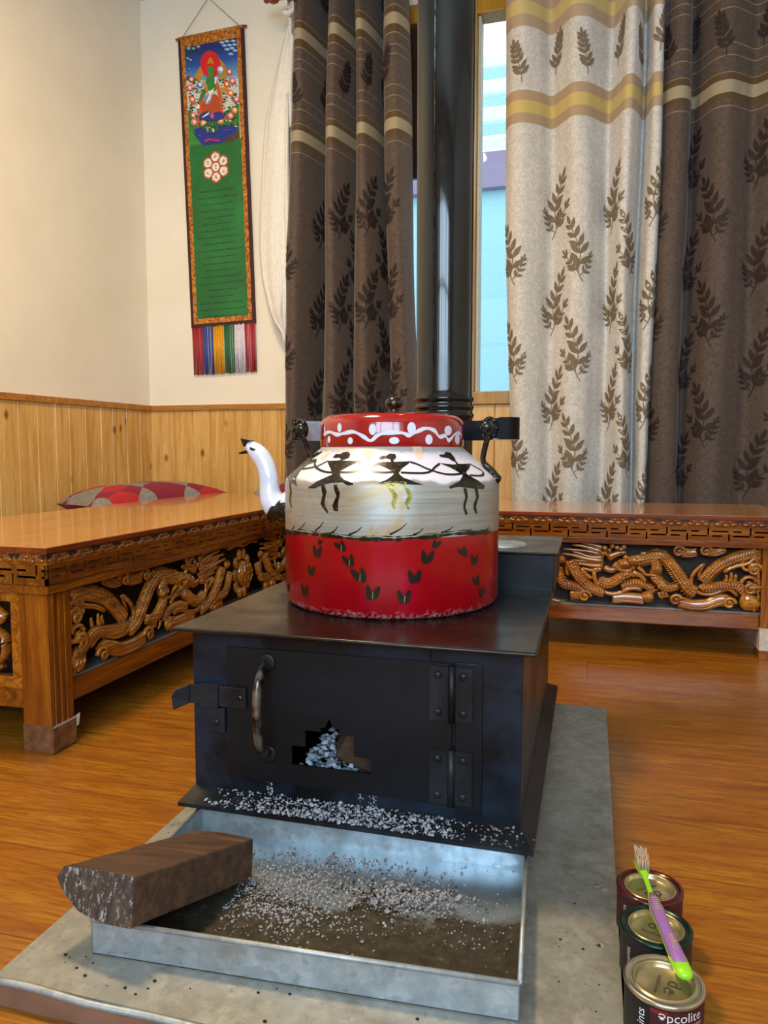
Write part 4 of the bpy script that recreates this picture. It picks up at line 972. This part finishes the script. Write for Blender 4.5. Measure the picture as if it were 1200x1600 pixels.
# ------------------------------------------------------------------ kettle
KT={"bk":[[[-27,639],[-26.8,645],[-22.5,645],[-21,648],[-17.2,649],[-14.1,645],[-13.6,639],[-15.6,636],[-18,635],[-21.2,639],[-24,638]],[[-19.9,635],[-16.9,635],[-15.8,631],[-18.6,631]],[[-29.4,633],[-19.3,634],[-6.9,633],[-6.5,631],[-10.3,625],[-14.4,616],[-12,610],[-17.2,610],[-20.9,619],[-26.1,628]],[[-17.5,611],[-13.1,611],[-9,603],[-3.7,598],[-3.6,595],[-6.4,594],[-9.1,599],[-15.6,598],[-20.5,594],[-25.2,588],[-30.3,587],[-29.5,590],[-25.3,598],[-21,605]],[[-21.4,594],[-19.1,594],[-17.9,583],[-18.9,570],[-19.1,562],[-17.1,551],[-17.1,546],[-20.3,556],[-21.6,563],[-20.3,577]],[[-14,595],[-12.1,595],[-10.3,581],[-10.8,573],[-11.4,563],[-11.4,551],[-13.7,552],[-14.5,561],[-13,571],[-12.1,576],[-13.1,584]],[[-55.4,649],[-49.2,646],[-51.7,637],[-69.2,634],[-69,646]],[[-69.2,613],[-67.3,632],[-43.7,636],[-40.2,632],[-48.3,626],[-49.6,616],[-44.8,603],[-40,589],[-44.5,593],[-56.3,597],[-60.5,602],[-56.2,607]],[[-51.1,594],[-48.9,594],[-46.9,579],[-48.8,565],[-46.8,551],[-48.5,551],[-51.2,565],[-49.1,579]],[[6.9,639],[8.9,642],[11.3,642],[13.7,646],[17.2,645],[17.7,640],[16.8,636],[14.4,636],[11.4,638],[7.9,636]],[[14.1,636],[15.9,636],[16.1,630],[14.5,630]],[[5.9,629],[10.3,632],[16,632],[25.8,633],[25,630],[20.6,622],[18.6,615],[18.8,612],[15.8,612],[15.4,617],[10.6,624]],[[15.8,612],[18.8,612],[20.6,607],[24.5,602],[30.4,595],[26.2,596],[20.3,597],[15.8,599],[11.3,597],[8.5,599],[12.1,603],[14.4,608]],[[48.1,644],[52.2,644],[56.4,649],[60.3,647],[59.8,637],[57.2,631],[55.2,634],[53.8,638],[48,640]],[[57,633],[58.6,633],[58.3,627],[56.5,625]],[[44.1,630],[53.6,627],[58.7,628],[71.3,628],[63.4,619],[58.7,614],[58.3,609],[54.8,610],[51.9,618],[49.5,623]],[[54.8,610],[58.6,610],[61,604],[68.2,591],[66.4,585],[56.4,588],[48.9,591],[45.4,590],[43.7,588],[42.9,592],[50.2,601]],[[51.5,589],[53.6,588],[54.5,575],[52.8,557],[54.4,546],[53.3,542],[51.6,554],[51.6,562],[52.8,573]],[[59.2,588],[61.5,587],[62.7,573],[60.5,556],[61.6,545],[60.7,543],[58.6,553],[58.6,561],[60.6,572]]],"gd":[[[12.9,593],[14.6,594],[17.6,579],[17.3,573],[16.2,565],[16.9,558],[15.6,557],[14.7,565],[15.5,574],[15.3,579]],[[20.5,595],[22.5,591],[24.5,579],[24.3,574],[22.3,563],[23.4,556],[22.3,556],[20.9,565],[21.4,571],[22.5,577]],[[9.6,595],[11.8,600],[17.3,601],[21.8,600],[21.8,596],[15,593]]],"arm":[[[-29,633],[-32.8,626],[-37.2,622],[-48.8,618]],[[-44.7,636],[-36.6,624],[-25.9,616],[-18.5,614]],[[-14.1,615],[-8.4,615],[-3.4,618],[1.6,623],[6.6,629],[10,630]],[[-6.4,634],[-0.8,625],[4.1,618],[10,615],[15.5,616]],[[25.7,632],[29.9,628],[33.7,622],[37,618],[41.9,613],[47.4,611],[54.1,612]],[[19.6,615],[25.8,614],[32.1,614],[36.3,617],[39.6,623],[44.2,629]],[[70.2,628],[73.5,621],[76.7,615],[70.8,608],[59.8,609]]],"grass":[[[-47,513],[-43.3,521]],[[-39.5,513],[-32.8,529]],[[-25.5,516],[-19.8,533]],[[-16.3,513],[-11.4,527]],[[-5.8,513],[0.9,527]],[[2.8,511],[7.8,519]],[[14,515],[22.1,534]],[[24.8,514],[29.9,525]],[[38.8,516],[45.6,526]],[[52.1,514],[57.3,520]],[[62.6,512],[73.9,518]]],"band":[[-61.6,502],[-37.2,509],[-25.5,510],[-13,509],[-2.8,507],[8.3,507],[17.3,507],[17.1,506],[23,509],[34.2,510],[44.5,513],[56.6,512],[78,507]],"hearts":[[-22.3,497,0.5,20],[-24.1,480,1,0],[-28.4,446,0.9,0],[-33.7,409,1,-10],[-9.9,493,0.9,-40],[-5.7,469,1,-20],[-0.4,446,1.2,-25],[5.7,417,1.2,10],[36.2,497,0.7,30],[31.8,476,1.1,10],[25.7,444,1.1,0],[20.7,411,1.1,0],[51.7,481,0.9,-35],[59.5,465,0.9,10],[61.4,428,0.9,-20],[65.7,405,0.9,10],[-54.9,403,0.8,0]],"lid":[[-51.5,680],[-40.4,684],[-30.7,679],[-23.1,681],[-14.2,683],[-6.3,675],[-0.7,668],[4.7,677],[11.7,681],[22.2,681],[27.6,677],[33.1,683],[40.7,689],[48.1,685],[52.6,675],[58.8,677],[62.9,669],[71.2,680],[80,682],[85,676]],"dots":[[-27.7,691,11,18],[0.8,687,15,22],[29.3,689,15,24],[61.9,686,11,20],[-41,671,9,14],[-17.3,668,12,14],[16.6,668,19,14],[43.1,670,12,20],[75.1,671,7,20],[-48.6,689,5,16]],"patch":[[[29.6,658],[37,658],[36,642],[32.1,636],[30.4,642]],[[-5,654],[0.7,652],[1.7,636],[-2.8,637]],[[-38.3,652],[-33.6,650],[-34.5,635],[-39.6,637]]]}
KX, KY, KZ = -.362, 1.352, .3712
K = thing('painted_kettle', 'huge red, white and silver kettle painted with black dancing figures, on the stove', 'kettle', (KX, KY, KZ))
PROF = [(.0001, .3715), (.186, .3715), (.188, .372), (.195, .376), (.2, .385), (.2, .508), (.2, .59), (.1985, .5955), (.197, .600), (.190, .607), (.134, .655), (.131, .660)]
b = MB(); zs = PROF
b.lathe([(r, z) for r, z in zs[:6]], M['red'], (KX, KY, 0), 96); b.lathe([(r, z) for r, z in zs[5:]], M['alu'], (KX, KY, 0), 96)
PR2 = [(z, r) for r, z in PROF[2:]] + [(.662, .134), (.698, .134), (.709, .128), (.7155, .116), (.7185, .08)]
def KR(z):
    for (a, ra), (c, rc) in zip(PR2, PR2[1:]):
        if a <= z <= c: return ra + (rc - ra) * (z - a) / (c - a)
    return PR2[0][1]
def KP(th, zmm, off=.0006):
    z = zmm / 1000; r = KR(z) + off; t_ = math.radians(th); return Vector((KX + r * math.sin(t_), KY - r * math.cos(t_), z + (off * .6 if .6 < z < .66 else 0)))
CX = [i * 3 for i in range(-31, 32)]; CY = (590, 595.5, 600, 607, 698, 709)
def kpoly(mb, poly, m, off=.0006):
    V, F = cut2d(poly, CX, [c for c in CY if min(p[1] for p in poly) < c < max(p[1] for p in poly)]); mb.add([KP(x, z, off) for x, z in V], F, m)
def kline(mb, pts, w_mm, m, off=.0007, k=8):
    C = crom([(p[0], p[1]) for p in pts], k)
    V, F = ribbon2d([(x * 3.49, z) for x, z in C], w_mm); mb.add([KP(x / 3.49, z, off) for x, z in V], F, m)
KT['bk'].append([(-49, 650), (-46, 648), (-54, 631), (-60, 620), (-60, 612), (-51, 603), (-56, 599), (-68, 606), (-70, 612), (-66, 628)])
for p in KT['bk']: kpoly(b, p, M['blkgold'])
for p in KT['gd']: kpoly(b, p, M['gold'])
for p in KT['patch']: kpoly(b, p, M['peach'], .0004)
for p in KT['arm']: kline(b, p, 3.0, M['blk'])
kline(b, KT['band'], [5 + 2.2 * math.sin(i * .37) + 1.2 * math.sin(i * 1.3) for i in range(8 * (len(KT['band']) - 1) + 1)], M['blkgold'], .0008)
bd2 = [(a, z + 4 + (i % 2) * 1.5) for i, (a, z) in enumerate(KT['band'])]
kline(b, bd2, [1.0 + .8 * math.sin(i * .9) for i in range(8 * (len(bd2) - 1) + 1)], M['blkgold'], .0007)
for p in KT['grass']: 
    a, c = p; kline(b, [a, ((a[0] + c[0]) / 2 + .6, (a[1] + c[1]) / 2 - 1.0), c], [3.4 - 2.6 * i / 16 for i in range(17)], M['gold'] if a[0] > -3 and a[0] < 3 else M['blkgold'], .0007)
for th, z, s_, rot in KT['hearts']:       # two-lobed brush prints on the red
    for sg in (1, -1):
        P = []
        for i in range(10):
            a = 2 * PI * i / 10; s_ = min(s_, 1.3); u = 8.4 * s_ * math.cos(a) * .62; v = 12.5 * s_ * math.sin(a) * (1 if math.sin(a) > 0 else .8)
            u2 = u * (1 - .25 * (v / 11)) ; an = math.radians(-sg * 20 + rot * -1); x_ = sg * 4.6 * s_ + u2 * math.cos(an) - v * math.sin(an) * 1; z_ = u2 * math.sin(an) + v * math.cos(an)
            P.append((th + x_ / 3.49, z + z_))
        kpoly(b, P, M['blk'], .0007 + (.0001 if sg > 0 else 0))
    if th > -14 and th < 25: kline(b, [(th + .2, z - 7 * s_), (th + .4, z + 3 * s_)], 1.3, M['gold'], .001)
# the unseen back carries the same row of figures
body = b.build('kettle_body', K)
b = MB(); b.lathe([(.133, .658), (.134, .662), (.134, .698), (.1315, .705), (.128, .709), (.123, .7135), (.116, .7155), (.10, .7175), (.08, .7185), (.03, .7195), (.0001, .72)], M['lidred'], (KX, KY, 0), 80)
lp = KT['lid']; full = lp
kline(b, lp, [6.2 + 1.4 * math.sin(i * .5) for i in range(8 * (len(lp) - 1) + 1)], M['white'], .0006)
for th, z, w_, h_ in KT['dots']:
    s_ = .46; kpoly(b, [(th + w_ * s_ * math.cos(a * PI / 6) * .41 / max(.3, math.cos(math.radians(th))), z + h_ * s_ * .95 * math.sin(a * PI / 6)) for a in range(12)], M['white'], .0009)
lid = b.build('lid', K)
b = MB(); b.lathe([(.012, .7195), (.011, .724), (.009, .729), (.014, .732), (.0165, .736), (.0165, .742), (.013, .748), (.006, .7515), (.0001, .752)], M['blkgold'], (KX + .004, KY, 0), 20); b.build('knob', lid)
# spout shaped as a bird's neck and head
SPK = [(600, 1250, 165), (545, 1160, 158), (512, 1060, 138), (502, 950, 126), (492, 830, 123), (462, 710, 119), (405, 600, 118), (335, 520, 108), (268, 472, 84), (222, 452, 60)]
def SPP(cx, cy): # spout side-view units measured from the photograph
    return (-.570 + (cx - 690) * .0001577, .650 - (640 + cy / 8 - 705) / 1160 * 1.39)
b = MB(); C = crom([(a, c, r) for a, c, r in SPK], 6)
PY_ = KY - .03
b.tube([(SPP(a, c)[0], PY_, SPP(a, c)[1]) for a, c, r in C], [r * .000152 for a, c, r in C], M['white'], 20, .92, up=(0, 1, 0))
def sp(cx, cy, y): x, z = SPP(cx, cy); return (x, PY_ + y, z)
for sg in (-1, 1): b.add([sp(300, 462, sg * .0158), sp(330, 478, sg * .0158), sp(378, 494, sg * .0165), sp(345, 516, sg * .017), sp(300, 500, sg * .0165)], [range(5)], M['blk'])
spt = b.build('spout', K); 
b = MB()
b.prism([sp(148, 352, -.008), sp(230, 368, -.010), sp(295, 384, -.010), sp(255, 400, -.010), sp(210, 420, -.010), sp(182, 462, -.008), sp(160, 410, -.006)], (0, .018, 0), M['blkgold'])
b.prism([sp(95, 546, -.005), sp(150, 530, -.008), sp(222, 505, -.009), sp(230, 530, -.009), sp(205, 550, -.008), sp(140, 556, -.006)], (0, .014, 0), M['blk'])
o = b.build('beak', spt, bevel=.001); o['label'] = 'open black beak'
b = MB(); b.tube(crom([sp(560, 1260, 0), sp(620, 1290, 0), sp(700, 1290, 0), sp(800, 1290, 0)], 3), [.0235, .0245, .025, .0255, .026, .0265, .027, .0275, .028, .028], M['blkgold'], 20, up=(0, 1, 0)); b.build('spout_collar', K)
b = MB(); b.tube([sp(q, 1180, 0) for q in (700, 760, 830)], .021, M['white'], 14, up=(0, 1, 0)); b.build('spout_root', K)
# folded-back strap handle and its lugs
hz, hh = .6905, .0195
path = crom([(-.176, -.018), (-.196, -.012), (-.199, .012), (-.188, .045), (-.150, .095), (-.10, .128), (0, .152), (.10, .137), (.172, .100), (.222, .045), (.236, .004), (.226, -.022), (.186, -.028)], 6)
b = MB(); n_ = len(path)
V = []; inn = []; 
for i, (x, y) in enumerate(path):
    a = path[max(i - 1, 0)]; c = path[min(i + 1, n_ - 1)]; dx, dy = c[0] - a[0], c[1] - a[1]; L = math.hypot(dx, dy); nx, ny = dy / L, -dx / L
    if nx * x + ny * y > 0: nx, ny = -nx, -ny      # inward normal
    hv = hh * (1 if 2 < i < n_ - 3 else .9); dz = .004 * math.sin(i * .2)
    V += [(KX + x, KY + y, hz - hv), (KX + x, KY + y, hz + hv), (KX + x + nx * .002, KY + y + ny * .002, hz + hv), (KX + x + nx * .002, KY + y + ny * .002, hz - hv)]
for i in range(n_ - 1):
    o_ = i * 4; q = o_ + 4; th_ = i / (n_ - 1)
    b.add([V[j] for j in (o_, o_ + 1, q + 1, q)], [(0, 1, 2, 3)], M['blkmatte'], True)
    grip = .38 < th_ < .66
    b.add([V[j] for j in (o_ + 2, o_ + 3, q + 3, q + 2)], [(0, 1, 2, 3)], M['stove'] if grip or th_ < .06 or th_ > .93 else M['hgrey'], True)
    b.add([V[j] for j in (o_ + 1, o_ + 2, q + 2, q + 1, o_, o_ + 3, q + 3, q)], [(0, 1, 2, 3), (4, 5, 6, 7)], M['blk'])
hd = b.build('handle', K); hd['label'] = 'flat strap handle, black outside and grey inside, folded back'
for sg, xs in ((1, .186), (-1, -.172)):
    b = MB(); x = KX + xs; y = KY - .028
    b.ball((x, y, hz), .0185, M['blk'], (.85, .6, 1.15), 14, 8); b.ball((x - .004 * sg, y - .010, hz + .002), .010, M['blk'], (1, .7, 1), 10, 6)
    for k in range(8): a = k * PI / 4; b.ball((x + .013 * math.cos(a), y - .008, hz + .017 * math.sin(a)), .0042, M['blk'], n=6, k=4)
    b.build('pivot_rivet', hd)
    b = MB(); b.tube(crom([(x - .002 * sg, y + .004, hz - .012), (x - .010 * sg, y + .010, hz - .040), (x - .012 * sg, y + .016, hz - .060), (x + .004 * sg, y + .020, hz - .078), (x + .014 * sg, y + .024, hz - .092)], 5), [.0052] * 12 + [.0065] * 6 + [.0075] * 3, M['blkgold'], 10)
    b.ball((x + .010 * sg, y + .020, hz - .090), .010, M['blkgold'], (1, 1, .9), 10, 6); b.build('lug', K)

# ------------------------------------------------------------------ paint tins and toothbrush
M['tin'] = plain('gold_tinned_steel', '#b3a57c', .25, .8, var=.15, scale=40)
M['tinrim'] = plain('silver_tin_rim', '#b8b2a0', .22, .9, var=.1, scale=60)
def tin(label, x, y, side, rimm, ridge, rot, seed, face=False, stain=None):
    T_ = thing('paint_tin', label, 'paint tin', (x, y, 0), 0, 'paint tins beside the metal sheet')
    R_, H_ = .0405, .085
    b = MB(); b.lathe([(.0001, .001), (.039, .001), (R_, .003), (R_, H_ - .004)], side, (x, y, 0), 48)
    if face:
        def cyl(V, F, ang0, z0, m, off=.0003): b.add([(x + (R_ + off) * math.sin(ang0 + u / R_), y - (R_ + off) * math.cos(ang0 + u / R_), z0 + v) for u, v in V], F, m)
        def patch(a0, a1, z0, z1, m, off):
            n = 16; V = [(x + (R_ + off) * math.sin(a0 + (a1 - a0) * i / n), y - (R_ + off) * math.cos(a0 + (a1 - a0) * i / n), z) for z in (z0, z1) for i in range(n + 1)]
            b.add(V, [(i, i + 1, n + 2 + i, n + 1 + i) for i in range(n)], m, True)
        patch(-.42, 1.5, .056, .0785, flat('#3a1014'), .0001); patch(-.42, 1.5, .003, .0565, flat('#8e1016'), .00015)
        patch(-.42, .0, .0745, .0785, flat('#7c1418'), .00025)
        V, F = text2d('əpcolite', .0145, 1.0); cyl(V, F, .36, .0725, flat('#d9d4d0'), .0004)
        V, F = text2d('PREMIUM ENAMEL', .0052, 1.05); cyl(V, F, .47, .0632, flat('#c8a8a0'), .0004)
        V, F = text2d('əsianpaints', .0125, 1.0); V = [(-v, u) for u, v in V]; cyl(V, F, -.66, .045, flat('#d5d5d5'), .0004)
    elif stain:
        V, F = text2d('əsianpaints', .009); V = [(-v, u) for u, v in V]; b.add([(x + (R_ + .0003) * math.sin(-.9 + u / R_), y - (R_ + .0003) * math.cos(-.9 + u / R_), .05 + v) for u, v in V], F, flat('#c8c4c0'))
    b.build('can_body', T_)
    b = MB(); b.lathe([(R_, H_ - .005), (R_ + .0012, H_ - .003), (R_ + .001, H_), (R_ - .002, H_ + .001), (R_ - .004, H_ - .001), (R_ - .006, H_ - .0022), (R_ - .0085, H_ - .0005)], rimm, (x, y, 0), 48); b.build('rim', T_)
    b = MB(); b.lathe([(R_ - .0085, H_ - .0005), (R_ - .0095, H_ + .0005), (R_ - .0108, H_ - .0015), (R_ - .0115, H_ - .006), (R_ - .0125, H_ - .007), (.0001, H_ - .0068)], ridge, (x, y, 0), 48)
    cr_, sr_ = math.cos(rot), math.sin(rot); ink = flat('#3a3226')
    V, F = text2d('əp', .022); b.add([(x + u * cr_ - v * sr_, y + u * sr_ + v * cr_, H_ - .0064) for u, v in [(p, q + -.006) for p, q in V]], F, ink)
    V, F = text2d('əsianpaints', .0066); b.add([(x + u * cr_ - v * sr_, y + u * sr_ + v * cr_, H_ - .0064) for u, v in [(p, q + .007) for p, q in V]], F, ink)
    r2 = random.Random(seed)
    if False:
        for _ in range(4):
            a = r2.uniform(0, 6.28); q = r2.uniform(.006, .018); b.add([(x + .008 + q * .6 * math.cos(a) + r2.uniform(.003, .006) * math.cos(i), y + .006 + q * .6 * math.sin(a) + r2.uniform(.003, .006) * math.sin(i), H_ - .0066) for i in range(6)], [range(6)], stain)
    b.build('lid', T_); return T_
tin('red and black paint tin nearest the camera, bare gold lid rim', .087, .806, flat('#0d0c10'), M['tinrim'], M['tin'], math.radians(75), 1, True, flat('#8a8a52'))
tin('middle paint tin of the row with dark green paint smeared round its rim', .086, .900, flat('#1c1416'), plain('green_smeared_rim', '#17302a', .25, .5, var=.4, scale=50), M['tin'], math.radians(160), 2, False, flat('#4a4658'))
tin('farthest paint tin with dark red paint smeared round its rim', .085, .984, flat('#3c0a10'), plain('red_smeared_rim', '#4a0e16', .2, .3, coat=.4, var=.4, scale=50), M['tin'], math.radians(35), 3, False, flat('#6b6248'))
# toothbrush across the tins
TB = thing('toothbrush', 'green and purple toothbrush lying across the three paint tins', 'toothbrush', (.09, .93, .09))
p0, p1 = Vector((.1085, .800, .0952)), Vector((.0735, 1.045, .0945)); dr_ = (p1 - p0); Lb = dr_.length; dn = dr_.normalized(); sdv = Vector((0, 0, 1)).cross(dn).normalized()
def bp(t, s_=0, z=0): return p0 + dr_ * t + sdv * (s_ + .0035 * math.sin(t * PI)) + Vector((0, 0, z))
green, purple = plain('lime_green_plastic', '#86c81e', .25, var=.04), plain('purple_rubber_grip', '#8a5fa0', .5, var=.06)
b = MB(); ts = [0, .015, .05, .1, .2, .3, .4, .48, .55, .62, .70, .76, .80, .84, .90, .955, .965]; rs = [.004, .0082, .0098, .0098, .0088, .008, .0088, .009, .0065, .0036, .0032, .0036, .0062, .0088, .0092, .007, .003]
b.tube([bp(t) for t in ts], rs, green, 12, .62); b.build('brush_handle', TB)
b = MB(); ts = [.055, .08, .14, .22, .30, .38, .45, .50, .55, .60]; rs = [.004, .0078, .0086, .0080, .0074, .0080, .0082, .0074, .005, .0028]
b.tube([bp(t, .0003, .0024) for t in ts], rs, purple, 12, .62)
for k in range(6): t = .44 + k * .018; b.tube([bp(t, -.0045, .0072), bp(t + .004, 0, .0078), bp(t, .0045, .0072)], .0005, flat('#b09a68'), 5)
V, F = text2d('Colgate', .0085); b.add([bp(.20 + u / Lb, v, .0076) for u, v in V], F, flat('#c0a468')); b.build('rubber_grip', TB)
b = MB(); rr = random.Random(4)
for i in range(9):
    for j in range(4):
        t = .805 + i * .0165; s_ = (j - 1.5) * .0038; q = bp(t, s_, .003)
        for _ in range(3):
            o_ = Vector((rr.uniform(-.001, .001), rr.uniform(-.001, .001), 0)); tip = q + o_ + Vector((rr.uniform(-.002, .002), rr.uniform(-.001, .003) + .004, rr.uniform(.010, .014)))
            b.tube([q + o_, tip], [.0011, .0007], flat('#7fa0b0' if i > 7 else '#a98f74'), 5)
o = b.build('bristles', TB); o['label'] = 'splayed brown-stained bristles with blue tips'
